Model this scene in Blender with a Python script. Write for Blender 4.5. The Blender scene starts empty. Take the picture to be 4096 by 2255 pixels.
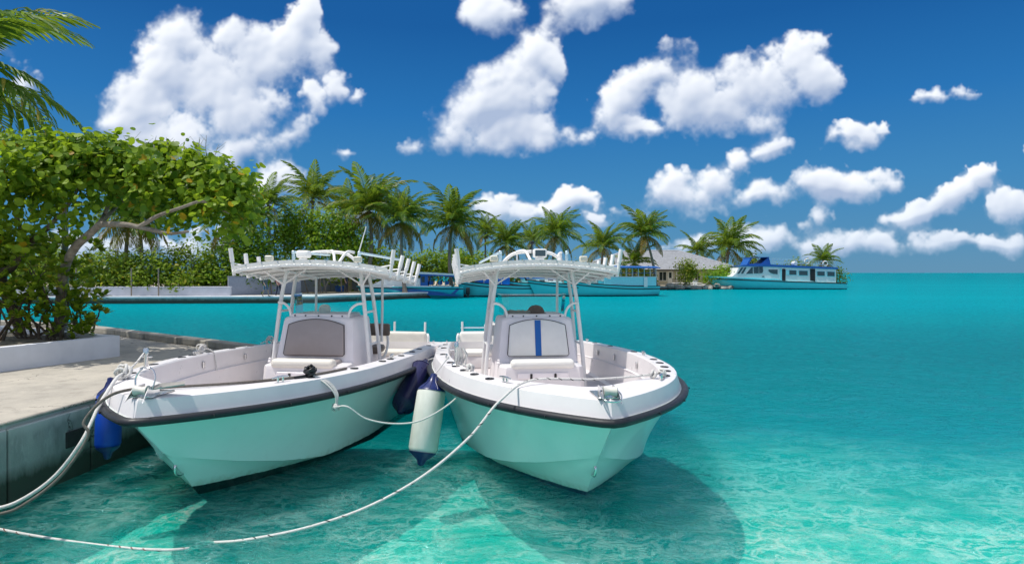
import bpy, bmesh, math, random
import numpy as np
from mathutils import Vector, Matrix, Quaternion, Euler, noise as mnoise
R = math.radians
random.seed(7); rng = np.random.default_rng(7)
S = bpy.context.scene; COL = S.collection

# ------------------------------------------------------------------ camera, sky, sun, exposure
F, H, HY = 629.6, 2.174, 272.3           # focal length in px of a 1024 px wide picture, eye height, horizon row
cam = bpy.data.cameras.new('camera'); co = bpy.data.objects.new('camera', cam); COL.objects.link(co)
co.location = (0, 0, H); co.rotation_euler = (R(90), 0, 0)
cam.sensor_width = 36; cam.lens = 36*F/1024; cam.shift_y = (HY-281.5)/1024; cam.shift_x = -.001
cam.clip_start = .05; cam.clip_end = 40000
S.camera = co
SUN_EL, SUN_AZ = R(67), R(-104)            # azimuth measured from +Y (away from the camera) towards +X
SKY_STRENGTH = .15
world = bpy.data.worlds.new('World'); S.world = world; world.use_nodes = True
sun = bpy.data.lights.new('sun', 'SUN'); sun.energy = 2.0; sun.angle = R(.5); sun.color = (1, .95, .87)
so = bpy.data.objects.new('sun', sun); COL.objects.link(so)
sd = Vector((math.sin(SUN_AZ)*math.cos(SUN_EL), math.cos(SUN_AZ)*math.cos(SUN_EL), math.sin(SUN_EL)))
so.rotation_euler = (-sd).to_track_quat('-Z', 'Y').to_euler(); so.location = (0, 0, 60)
S.view_settings.view_transform = 'Standard'; S.view_settings.look = 'None'
S.view_settings.exposure = 1.1; S.view_settings.gamma = 1; S.view_settings.use_curve_mapping = False
S.render.engine = 'CYCLES'
S.cycles.use_denoising = True; S.cycles.max_bounces = 8; S.cycles.diffuse_bounces = 4; S.cycles.glossy_bounces = 3
S.cycles.transparent_max_bounces = 16; S.cycles.transmission_bounces = 4; S.cycles.sample_clamp_indirect = 6
S.cycles.caustics_reflective = False; S.cycles.caustics_refractive = False

def W(x, y, d):                           # pixel (1024 wide) + distance -> point
    return Vector(((x-513)/F*d, d, H-(y-HY)/F*d))
def G(x, y, z=0.):                        # pixel on the level z -> point
    return W(x, y, F*(H-z)/(y-HY))

# ------------------------------------------------------------------ node helpers
class NT:
    def __init__(s, tree): s.t = tree; s.n = tree.nodes; s.l = tree.links
    def new(s, kind, **kw):
        nd = s.n.new(kind)
        for k, v in kw.items(): setattr(nd, k, v)
        return nd
    def put(s, sock, v):
        if isinstance(v, bpy.types.NodeSocket): s.l.new(v, sock)
        elif v is not None: sock.default_value = v
    def math(s, op, a, b=None, c=None, clamp=False):
        nd = s.new('ShaderNodeMath', operation=op, use_clamp=clamp)
        s.put(nd.inputs[0], a); s.put(nd.inputs[1], b); s.put(nd.inputs[2], c)
        return nd.outputs[0]
    def vmath(s, op, a, b=None, out=0):
        nd = s.new('ShaderNodeVectorMath', operation=op)
        s.put(nd.inputs[0], a); s.put(nd.inputs[1], b)
        return nd.outputs[out]
    def noise(s, vec, scale, detail=4, rough=.55, dist=0., out='Fac'):
        nd = s.new('ShaderNodeTexNoise'); s.put(nd.inputs['Vector'], vec)
        nd.inputs['Scale'].default_value = scale; nd.inputs['Detail'].default_value = detail
        nd.inputs['Roughness'].default_value = rough; nd.inputs['Distortion'].default_value = dist
        return nd.outputs[out]
    def mapr(s, v, a, b, c=0., d=1., smooth=False):
        nd = s.new('ShaderNodeMapRange'); nd.interpolation_type = 'SMOOTHSTEP' if smooth else 'LINEAR'
        s.put(nd.inputs[0], v)
        for i, q in enumerate((a, b, c, d)): s.put(nd.inputs[i+1], q)
        return nd.outputs[0]
    def mix(s, f, a, b, blend='MIX'):
        nd = s.new('ShaderNodeMix', data_type='RGBA', blend_type=blend)
        s.put(nd.inputs[0], f); s.put(nd.inputs[6], col4(a)); s.put(nd.inputs[7], col4(b))
        return nd.outputs[2]
    def mapping(s, vec, loc=(0,0,0), rot=(0,0,0), sc=(1,1,1), kind='POINT'):
        nd = s.new('ShaderNodeMapping', vector_type=kind); s.put(nd.inputs[0], vec)
        nd.inputs[1].default_value = loc; nd.inputs[2].default_value = rot; nd.inputs[3].default_value = sc
        return nd.outputs[0]
def col4(c):
    if isinstance(c, (tuple, list)) and len(c) == 3: return (*c, 1)
    return c

# ------------------------------------------------------------------ sky with cumulus clouds (all in directions, at infinity)
def value_noise(h, w, cell, r):            # smooth random field with features of about `cell` samples
    gh, gw = int(h/cell)+3, int(w/cell)+3; g = r.random((gh, gw)).astype(np.float32)
    y = np.arange(h)/cell; x = np.arange(w)/cell; yi = y.astype(int); xi = x.astype(int)
    fy = (y-yi); fx = (x-xi); fy = (fy*fy*fy*(fy*(fy*6-15)+10))[:, None]; fx = (fx*fx*fx*(fx*(fx*6-15)+10))[None, :]
    a = g[yi][:, xi]; b = g[yi][:, xi+1]; c = g[yi+1][:, xi]; d = g[yi+1][:, xi+1]
    return (a*(1-fx)+b*fx)*(1-fy)+(c*(1-fx)+d*fx)*fy
def blur(a, k):
    for ax in (0, 1):
        for _ in range(2):
            c = np.cumsum(np.pad(a, [(k+1, k) if i == ax else (0, 0) for i in (0, 1)], mode='edge'), axis=ax, dtype=np.float64)
            a = ((np.take(c, range(2*k+1, c.shape[ax]), axis=ax)-np.take(c, range(0, c.shape[ax]-2*k-1), axis=ax))/(2*k+1)).astype(np.float32)
    return a
CX0, CX1, CY0, CY1 = -260., 1284., -150., 274.    # the patch of sky, as pixels of a 1024 px wide gnomonic chart
def cloud_chart(res=1.8):
    r = np.random.default_rng(5); h, w = int((CY1-CY0)*res), int((CX1-CX0)*res)
    px = (CX0+(np.arange(w)+.5)/res)[None, :]; py = (CY0+(np.arange(h)+.5)/res)[:, None]
    # domain warp makes ragged cauliflower edges
    amp = ((44, .2), (20, .42), (9, .85), (4.5, .9), (2.2, .7))
    wx = sum(((value_noise(h, w, c*res, r)-.5)*c*k for c, k in amp), np.zeros((h, w), np.float32))
    wy = sum(((value_noise(h, w, c*res, r)-.5)*c*k for c, k in amp), np.zeros((h, w), np.float32))
    X = px+wx; Y = py+wy
    C = [(176,40,30,30,0,1.),(166,72,34,40,10,1.),(140,104,38,34,-40,1.),(118,122,24,20,0,.9),(205,82,50,38,-20,.95),(255,62,40,34,-10,.95),(232,40,22,24,0,.9),(285,50,26,22,0,.9),(304,20,14,28,12,.9),(318,52,16,18,0,.6),
         (170,138,64,24,-8,.8),(235,112,50,30,-20,.8),(220,150,50,14,-5,.6),(332,86,12,13,0,.5),(286,134,26,12,-25,.55),(345,147,15,7,0,.45),(360,93,12,8,0,.4),(240,138,9,9,0,.4),(310,95,8,12,-20,.35),
         (490,10,34,22,0,.9),(584,2,44,24,-8,1.),(500,72,38,22,-25,1.),(536,52,22,26,15,1.),(548,62,22,20,0,.9),(478,104,42,30,-20,1.),(518,92,34,34,0,1.),(505,134,52,22,-8,.9),(455,128,26,24,-10,.9),(412,147,16,9,0,.45),
         (640,84,26,20,-30,1.),(660,74,16,14,0,.9),(615,108,30,20,-15,1.),(690,96,28,28,-20,1.),(712,112,42,22,-8,1.),(755,84,42,34,-22,1.),(790,56,32,28,-22,1.),(812,76,32,28,-20,1.),(738,118,44,14,-4,.6),(640,130,28,10,0,.5),(578,135,26,11,0,.55),(690,54,10,16,-40,.4),(672,48,10,8,0,.3),
         (690,196,38,15,-4,1.),(712,180,20,17,0,1.),(672,190,24,16,0,.9),(700,213,28,8,-10,.8),(772,149,17,10,-8,.8),(855,137,30,12,-4,.85),(882,131,14,6,0,.4),(738,161,10,9,0,.5),
         (822,184,28,16,8,.9),(850,188,32,13,0,.8),(880,182,20,11,-10,.75),(768,194,32,11,-8,.65),(940,93,18,10,0,.42),(972,96,14,7,0,.35),
         (918,212,36,12,-10,1.),(950,194,30,12,-32,.9),(982,172,13,11,-40,.8),(1016,206,22,16,0,.8),(945,243,34,11,-4,.9),(1008,246,26,10,0,.8),
         (822,246,26,14,-4,.9),(848,242,22,10,-20,.8),(880,246,24,12,0,.8),(758,236,30,15,0,.85),(690,246,26,12,0,.7),(560,206,28,12,-18,.85),(582,200,16,9,-20,.8),(521,214,18,14,-20,.85),(492,212,26,16,0,.75),(508,199,14,8,-35,.75),(594,220,12,11,0,.8),(630,208,24,10,0,.5),
         (278,176,20,16,0,.8),(264,190,16,12,0,.6),(345,210,22,12,0,.4),(60,240,44,16,0,.8),(130,246,30,12,0,.7),(200,244,40,13,0,.8),(22,86,14,22,0,.5),(815,216,10,7,0,.5),(1040,150,16,9,0,.45),(802,224,9,6,0,.4),
         (-60,50,60,36,-15,1.),(-150,150,70,28,0,1.),(-120,225,80,22,0,.9),(1110,160,60,30,-14,1.),(1190,70,60,36,10,1.),(1150,232,70,18,0,.9),(430,-80,70,30,0,1.),(760,-90,80,34,-10,1.),(130,-90,80,34,0,1.)]
    base = np.full((h, w), -1., np.float32)
    for (x, y, rx, ry, tl, wt) in C:
        c, s_ = math.cos(R(tl)), math.sin(R(tl)); dx = X-x; dy = Y-y
        q = ((dx*c+dy*s_)/(rx*1.12))**2+((-dx*s_+dy*c)/(ry*1.12))**2
        b = wt*(1-q); np.maximum(base, b, out=base)
    base = np.maximum(base, -1)
    fb = sum(value_noise(h, w, c*res, r)*a for c, a in ((50, .28), (26, .27), (13, .21), (6.5, .13), (3.2, .075), (1.7, .03)))-.5
    puff = sum((1-np.abs(value_noise(h, w, c*res, r)-.5)*2)*a for c, a in ((30, .5), (15, .3), (7, .2)))-.5
    soft = np.clip((value_noise(h, w, 70*res, r)-.35)*2.2, 0, 1)+np.clip((py-40)/120, 0, 1)*.0
    fld = base*.98+fb*(1.7+.7*soft)+.0
    under = np.gradient(blur(np.clip(base, -.6, 1).astype(np.float32), int(6*res)), 1/res, axis=0)   # falling density below: frayed, shaded bases
    und = np.clip(-under*26, 0, 1)
    edge = .52+.55*soft+.6*und
    alpha = np.clip((fld+.05)/edge, 0, 1); alpha = alpha*alpha*(3-2*alpha)
    veil = blur(np.clip(base, -.8, 1).astype(np.float32), int(7*res))+fb*1.5-.02
    veil = np.clip((veil+.16)/.75, 0, 1)**1.5*.7
    alpha = 1-(1-alpha)*(1-veil)
    # shaded like rounded heaps lit from above, a little left
    t = np.clip(fld, 0, 1.3); ht = np.sqrt(t+.02)*30+puff*9*np.clip(t*3, 0, 1)
    ht = blur(ht.astype(np.float32), int(2.2*res)); gy, gx = np.gradient(ht, 1/res)
    nl = np.sqrt(gx*gx+gy*gy+1); lam = blur(((.50*gx+.80*gy)/nl).astype(np.float32), int(2.2*res))
    big = blur(t.astype(np.float32), int(11*res)); sh = np.roll(big, (int(13*res), int(5*res)), (0, 1))
    lit = .80+.26*lam-.66*np.clip(sh-.14, 0, 1)-.30*und+.06*np.clip(1-t*2.5, 0, 1)+.25*(value_noise(h, w, 34*res, r)-.5)
    lit = np.clip(lit, 0, 1)
    px4 = np.zeros((h, w, 4), np.float32); px4[..., 0] = lit; px4[..., 1] = alpha*np.clip(wtop(py), 0, 1); px4[..., 3] = 1
    im = bpy.data.images.new('cloud_chart', w, h, alpha=False, float_buffer=True); im.colorspace_settings.name = 'Non-Color'
    im.pixels.foreach_set(px4[::-1].ravel()); im.update(); im.pack()
    return im
def wtop(py): return np.clip((HY-py)/14, .0, 1)*.85+.15
def build_sky():
    w = NT(world.node_tree); w.n.clear()
    out = w.new('ShaderNodeOutputWorld'); bg = w.new('ShaderNodeBackground')
    w.l.new(bg.outputs[0], out.inputs[0]); bg.inputs[1].default_value = SKY_STRENGTH
    sky = w.new('ShaderNodeTexSky', sky_type='NISHITA'); sky.sun_disc = False
    sky.sun_elevation = SUN_EL; sky.sun_rotation = SUN_AZ; sky.air_density = 1.0; sky.dust_density = .1; sky.ozone_density = 4.0
    tc = w.new('ShaderNodeTexCoord'); vec = tc.outputs['Generated']
    sp = w.new('ShaderNodeSeparateXYZ'); w.put(sp.inputs[0], vec); x, y, z = sp.outputs
    # clean tropical air: deeper blue overhead, blue-grey towards the sea
    ramp = w.new('ShaderNodeValToRGB'); w.put(ramp.inputs[0], w.math('MAXIMUM', z, 0.))
    el = ramp.color_ramp.elements
    stops = [(0.0, (0.216, 0.7739, 1.3365)), (0.05, (0.168, 0.737, 1.4086)), (0.13, (0.102, 0.678, 1.4809)), (0.24, (0.03, 0.4864, 1.3726)), (0.36, (0.0036, 0.2996, 1.0398)), (0.6, (0.0036, 0.2508, 0.9257)), (1.0, (0.0036, 0.2299, 0.872))]
    while len(el) < len(stops): el.new(.5)
    for e, (p_, c_) in zip(el, stops): e.position = p_; e.color = (*c_, 1)
    base = w.mix(.975, sky.outputs[0], ramp.outputs[0])
    yc = w.math('MAXIMUM', y, .05)
    u = w.math('MULTIPLY_ADD', w.math('DIVIDE', x, yc), F/(CX1-CX0), (513-CX0)/(CX1-CX0))
    v = w.math('MULTIPLY_ADD', w.math('DIVIDE', z, yc), F/(CY1-CY0), (CY1-HY)/(CY1-CY0))
    cb = w.new('ShaderNodeCombineXYZ'); w.put(cb.inputs[0], u); w.put(cb.inputs[1], v)
    im = w.new('ShaderNodeTexImage'); im.image = cloud_chart(); im.extension = 'CLIP'; im.interpolation = 'Cubic'; w.put(im.inputs[0], cb.outputs[0])
    si = w.new('ShaderNodeSeparateColor'); w.put(si.inputs[0], im.outputs[0])
    front = w.math('GREATER_THAN', y, .06)
    lit, alpha = si.outputs[0], w.math('MULTIPLY', si.outputs[1], front)
    # clouds over the unseen rest of the sky, cover raised for neutral fill light
    inside = w.math('MULTIPLY', front, w.math('MULTIPLY', w.math('LESS_THAN', w.math('ABSOLUTE', w.math('SUBTRACT', u, .5)), .5), w.math('LESS_THAN', v, 1.)))
    ot = w.noise(w.vmath('MULTIPLY', vec, (1, 1, 1.8)), 5.5, 5, .55)
    oa = w.math('MULTIPLY', w.mapr(ot, .44, .56, 0, 1, True), w.math('SUBTRACT', 1., inside))
    oa = w.math('MULTIPLY', oa, w.mapr(z, .01, .08))
    alpha = w.math('MAXIMUM', alpha, oa); lit = w.math('MAXIMUM', lit, w.math('MULTIPLY', oa, .85))
    cc = w.mix(lit, (1.3, 1.6, 2.2), (3.25, 3.35, 3.5))
    cc = w.mix(w.mapr(z, .0, .13, .5, 0.), cc, (1.35, 1.85, 2.5))         # low clouds seen through more air
    w.put(bg.inputs[0], w.mix(alpha, base, cc))
build_sky()

# ------------------------------------------------------------------ materials
MATS = {}
def mat(name, c, rough=.5, metal=0., var=.12, vscale=6., bump=0., bscale=40., c2=None, spec=.5, coat=0., streak=None):
    if name in MATS: return MATS[name]
    m = bpy.data.materials.new(name); m.use_nodes = True; n = NT(m.node_tree)
    p = n.n['Principled BSDF']; tc = n.new('ShaderNodeTexCoord')
    vec = tc.outputs['Object']
    if streak: vec = n.mapping(vec, sc=streak)
    nz = n.noise(vec, vscale, 6, .6)
    lo = tuple(q*(1-var) for q in c) if c2 is None else c2
    hi = tuple(min(1, q*(1+var*.6)) for q in c) if c2 is None else c
    n.put(p.inputs['Base Color'], n.mix(n.mapr(nz, .3, .7), lo, hi))
    n.put(p.inputs['Roughness'], n.mapr(n.noise(vec, vscale*2.3, 3), .3, .7, rough*.85, min(1, rough*1.15)))
    p.inputs['Metallic'].default_value = metal; p.inputs['Specular IOR Level'].default_value = spec
    p.inputs['Coat Weight'].default_value = coat
    if bump:
        b = n.new('ShaderNodeBump'); b.inputs['Strength'].default_value = bump; b.inputs['Distance'].default_value = .02
        n.put(b.inputs['Height'], n.noise(vec, bscale, 6, .65)); n.l.new(b.outputs[0], p.inputs['Normal'])
    MATS[name] = m; return m
def leafmat(name, dark, light, yellow=(.45, .30, .03), ypart=.04, trans=.45, gloss=.35):
    m = bpy.data.materials.new(name); m.use_nodes = True; n = NT(m.node_tree); n.n.clear()
    out = n.new('ShaderNodeOutputMaterial')
    at = n.new('ShaderNodeAttribute'); at.attribute_name = 'leaf_random'
    oi = n.new('ShaderNodeObjectInfo')
    r = n.math('FRACT', n.math('ADD', at.outputs['Fac'], oi.outputs['Random']))
    c = n.mix(n.mapr(r, 0, 1-ypart), dark, light)
    c = n.mix(n.math('GREATER_THAN', r, 1-ypart), c, yellow)
    di = n.new('ShaderNodeBsdfPrincipled'); n.put(di.inputs['Base Color'], c); di.inputs['Roughness'].default_value = gloss
    di.inputs['Specular IOR Level'].default_value = .28
    tr = n.new('ShaderNodeBsdfTranslucent'); n.put(tr.inputs[0], n.mix(.5, c, (.38, .52, .02)))
    mx = n.new('ShaderNodeMixShader'); mx.inputs[0].default_value = trans
    n.l.new(di.outputs[0], mx.inputs[1]); n.l.new(tr.outputs[0], mx.inputs[2]); n.l.new(mx.outputs[0], out.inputs[0])
    MATS[name] = m; return m

gel = mat('gelcoat_white', (.78, .75, .755), .32, var=.05, vscale=3., spec=.5)
gel2 = mat('gelcoat_seat', (.82, .775, .79), .4, var=.05, vscale=3.)
white_tube = mat('white_powder_coat', (.82, .815, .80), .35, var=.04)
canvas_white = mat('white_canvas', (.80, .79, .76), .8, var=.06, bump=.15, bscale=300)
rubber = mat('black_rubber', (.012, .014, .02), .5, var=.3, vscale=9., bump=.08)
steel = mat('stainless_steel', (.75, .75, .74), .22, 1., var=.06)
alu = mat('anodised_aluminium', (.62, .76, .82), .3, .85, var=.05)
taupe = mat('taupe_vinyl', (.33, .29, .285), .5, var=.06, bump=.06, bscale=500)
grey_vinyl = mat('light_grey_vinyl', (.74, .73, .71), .5, var=.05, bump=.06, bscale=500)
cream_vinyl = mat('cream_vinyl', (.72, .69, .62), .5, var=.07, bump=.06, bscale=400)
white_vinyl = mat('white_vinyl', (.80, .79, .74), .45, var=.05, bump=.05, bscale=400)
brown_vinyl = mat('brown_vinyl', (.15, .115, .09), .5, var=.08, bump=.06, bscale=400)
blue_vinyl = mat('blue_vinyl', (.0, .10, .38), .5, var=.05)
dark_trim = mat('dark_trim', (.02, .02, .022), .5)
black_plastic = mat('black_plastic', (.012, .012, .014), .4)
rope_white = mat('white_rope', (.70, .69, .66), .85, var=.2, vscale=60, bump=.5, bscale=200)
rope_dark = mat('weathered_dark_rope', (.17, .15, .13), .9, var=.35, vscale=30, bump=.5, bscale=200)
teak = mat('sole_nonskid', (.62, .57, .57), .6, var=.1, bump=.2, bscale=200)
navy_fender = mat('navy_vinyl', (.016, .016, .075), .32, var=.15)
white_fender = mat('scuffed_white_fender', (.74, .76, .70), .5, var=.2, vscale=5., c2=(.52, .54, .47), streak=(1, 1, .25))
blue_fender = mat('blue_fender', (.0, .055, .42), .4, var=.15)
dark_blue = mat('dark_blue_vinyl', (.008, .02, .12), .35)
def weathered(name, c, dark, crack=(.06, .055, .05), scale=1., wall=False):
    m = bpy.data.materials.new(name); m.use_nodes = True; n = NT(m.node_tree); p = n.n['Principled BSDF']
    ge = n.new('ShaderNodeNewGeometry'); pos = ge.outputs['Position']
    v = n.mapping(pos, sc=(1, 1, .3)) if wall else pos
    a = n.noise(v, .9*scale, 8, .65); b_ = n.noise(v, 5.*scale, 8, .7); g = n.noise(pos, 60., 3, .6)
    k = n.mix(n.mapr(a, .35, .68), dark, c); k = n.mix(n.mapr(b_, .52, .74, 0, .65), k, tuple(q*.55 for q in dark)); k = n.mix(n.mapr(b_, .44, .28, 0, .5), k, tuple(min(1, q*1.25) for q in c))
    k = n.mix(n.mapr(g, .3, .7, .0, .22), k, tuple(q*.5 for q in c))
    vo = n.new('ShaderNodeTexVoronoi'); vo.feature = 'DISTANCE_TO_EDGE'; n.put(vo.inputs['Vector'], n.vmath('ADD', pos, n.vmath('MULTIPLY', n.noise(pos, 2.2, 5, .6, out='Color'), (.9, .9, .9)))); vo.inputs['Scale'].default_value = .45
    cr = n.math('MULTIPLY', n.mapr(vo.outputs['Distance'], .0, .006, 1, 0), n.mapr(n.noise(pos, .7, 2), .48, .56))
    k = n.mix(cr, k, crack)
    if wall:                                    # algae and wet band left by the tide
        sp = n.new('ShaderNodeSeparateXYZ'); n.put(sp.inputs[0], pos); zz = n.math('ADD', sp.outputs[2], n.math('MULTIPLY_ADD', b_, .22, -.11))
        k = n.mix(n.mapr(zz, .34, .20), k, (.045, .06, .045)); k = n.mix(n.mapr(zz, .60, .72), k, tuple(q*1.1 for q in c))
    n.put(p.inputs['Base Color'], k); p.inputs['Roughness'].default_value = .9
    bp = n.new('ShaderNodeBump'); bp.inputs['Strength'].default_value = .5; bp.inputs['Distance'].default_value = .015
    n.put(bp.inputs['Height'], n.math('SUBTRACT', n.math('ADD', b_, n.math('MULTIPLY', g, .5)), cr)); n.l.new(bp.outputs[0], p.inputs['Normal'])
    MATS[name] = m; return m
concrete = weathered('quay_concrete', (.50, .46, .39), (.36, .335, .29))
concrete_wall = weathered('wet_stained_concrete', (.44, .47, .45), (.21, .24, .23), wall=True, scale=1.6)
concrete_seam = mat('dark_joint', (.03, .032, .03), .9)
kerb_mat = mat('kerb_stone', (.38, .36, .31), .9, vscale=4, bump=.4, bscale=40, c2=(.24, .225, .195))
plaster = mat('white_plaster', (.72, .73, .76), .8, var=.1, vscale=2., bump=.1, bscale=60)
plaster_grey = mat('grey_plaster', (.55, .57, .64), .8, var=.1, vscale=2.)
sand = mat('dry_sand', (.56, .48, .36), .95, vscale=5, bump=.6, bscale=60, c2=(.30, .25, .18))
soil = mat('planter_soil', (.42, .36, .27), .95, vscale=8, bump=.9, bscale=50, c2=(.10, .085, .06))
bark_grey = mat('grey_bark', (.34, .30, .25), .9, vscale=10, bump=.8, bscale=40, c2=(.14, .115, .09))
bark_brown = mat('brown_bark', (.16, .12, .085), .9, vscale=10, bump=.6, bscale=40, c2=(.07, .05, .035))
palm_bark = mat('palm_bark', (.30, .26, .22), .9, vscale=14, bump=.6, bscale=30, c2=(.15, .125, .10), streak=(1, 1, 4))
post_paint = mat('grey_post_paint', (.20, .23, .25), .5, .2)
glassy = bpy.data.materials.new('clear_acrylic'); glassy.use_nodes = True
def _glass():
    n = NT(glassy.node_tree); n.n.clear(); o = n.new('ShaderNodeOutputMaterial')
    t = n.new('ShaderNodeBsdfTransparent'); t.inputs[0].default_value = (.80, .93, .92, 1)
    gl = n.new('ShaderNodeBsdfGlossy'); gl.inputs['Roughness'].default_value = .02
    fr = n.new('ShaderNodeFresnel'); fr.inputs[0].default_value = 1.45
    mx = n.new('ShaderNodeMixShader'); n.l.new(fr.outputs[0], mx.inputs[0]); n.l.new(t.outputs[0], mx.inputs[1]); n.l.new(gl.outputs[0], mx.inputs[2])
    n.l.new(mx.outputs[0], o.inputs[0])
_glass()
tint_glass = mat('tinted_window_glass', (.05, .075, .085), .06, var=.2, spec=.9)
def hull_paint(name, top, low, zcut, line=None):
    m = bpy.data.materials.new(name); m.use_nodes = True; n = NT(m.node_tree); p = n.n['Principled BSDF']
    tc = n.new('ShaderNodeTexCoord'); sp = n.new('ShaderNodeSeparateXYZ'); n.l.new(tc.outputs['Object'], sp.inputs[0])
    nz = n.noise(tc.outputs['Object'], 2., 5)
    a = n.mix(n.mapr(nz, .3, .7), tuple(q*.95 for q in top), top)
    zz = n.math('ADD', sp.outputs[2], n.math('MULTIPLY_ADD', n.noise(tc.outputs['Object'], 7., 3), .03, -.015))
    st = n.noise(n.mapping(tc.outputs['Object'], sc=(6, 6, .7)), 3., 5, .7)
    a = n.mix(n.mapr(st, .58, .78, 0, .22), a, tuple(q*.72 for q in top))            # faint run-off streaks
    a = n.mix(n.math('MULTIPLY', n.mapr(zz, zcut+.09, zcut, 0, .55), n.mapr(st, .35, .65)), a, (.34, .36, .24))   # scum above the waterline
    c = n.mix(n.mapr(zz, zcut-.004, zcut+.004), low, a)
    n.put(p.inputs['Base Color'], c); p.inputs['Roughness'].default_value = .22; p.inputs['Coat Weight'].default_value = .3
    p.inputs['Coat Roughness'].default_value = .06
    return m
hull_left = hull_paint('bounce_tinted_hull_black_bottom', (.78, .95, .92), (.006, .010, .014), .09)  # white hull; its aqua tint stands for light bounced off the water
hull_right = hull_paint('bounce_tinted_hull_navy_bottom', (.80, .95, .92), (.01, .03, .09), .035)  # same water bounce light put into the topside colour
sea_grape = leafmat('sea_grape_leaf', (.05, .14, .012), (.34, .48, .035), (.50, .30, .02), .025, .5, .5)
scaevola = leafmat('sea_lettuce_leaf', (.08, .17, .012), (.36, .47, .04), (.55, .48, .06), .05, .45, .4)
hedge_leaf = leafmat('hedge_leaf', (.055, .13, .010), (.28, .38, .03), (.42, .36, .04), .04, .45, .5)
bush_leaf = leafmat('bright_bush_leaf', (.06, .15, .010), (.26, .42, .025), (.40, .40, .04), .03, .45, .5)
yellow_bush = leafmat('yellow_green_leaf', (.09, .15, .012), (.32, .36, .03), (.5, .42, .05), .06, .4, .4)
palm_leaf = leafmat('palm_leaflet', (.03, .095, .014), (.14, .23, .03), (.34, .26, .04), .05, .45, .4)
palm_old = leafmat('old_palm_leaflet', (.10, .085, .015), (.24, .17, .03), (.30, .17, .05), .2, .35, .45)

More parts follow.
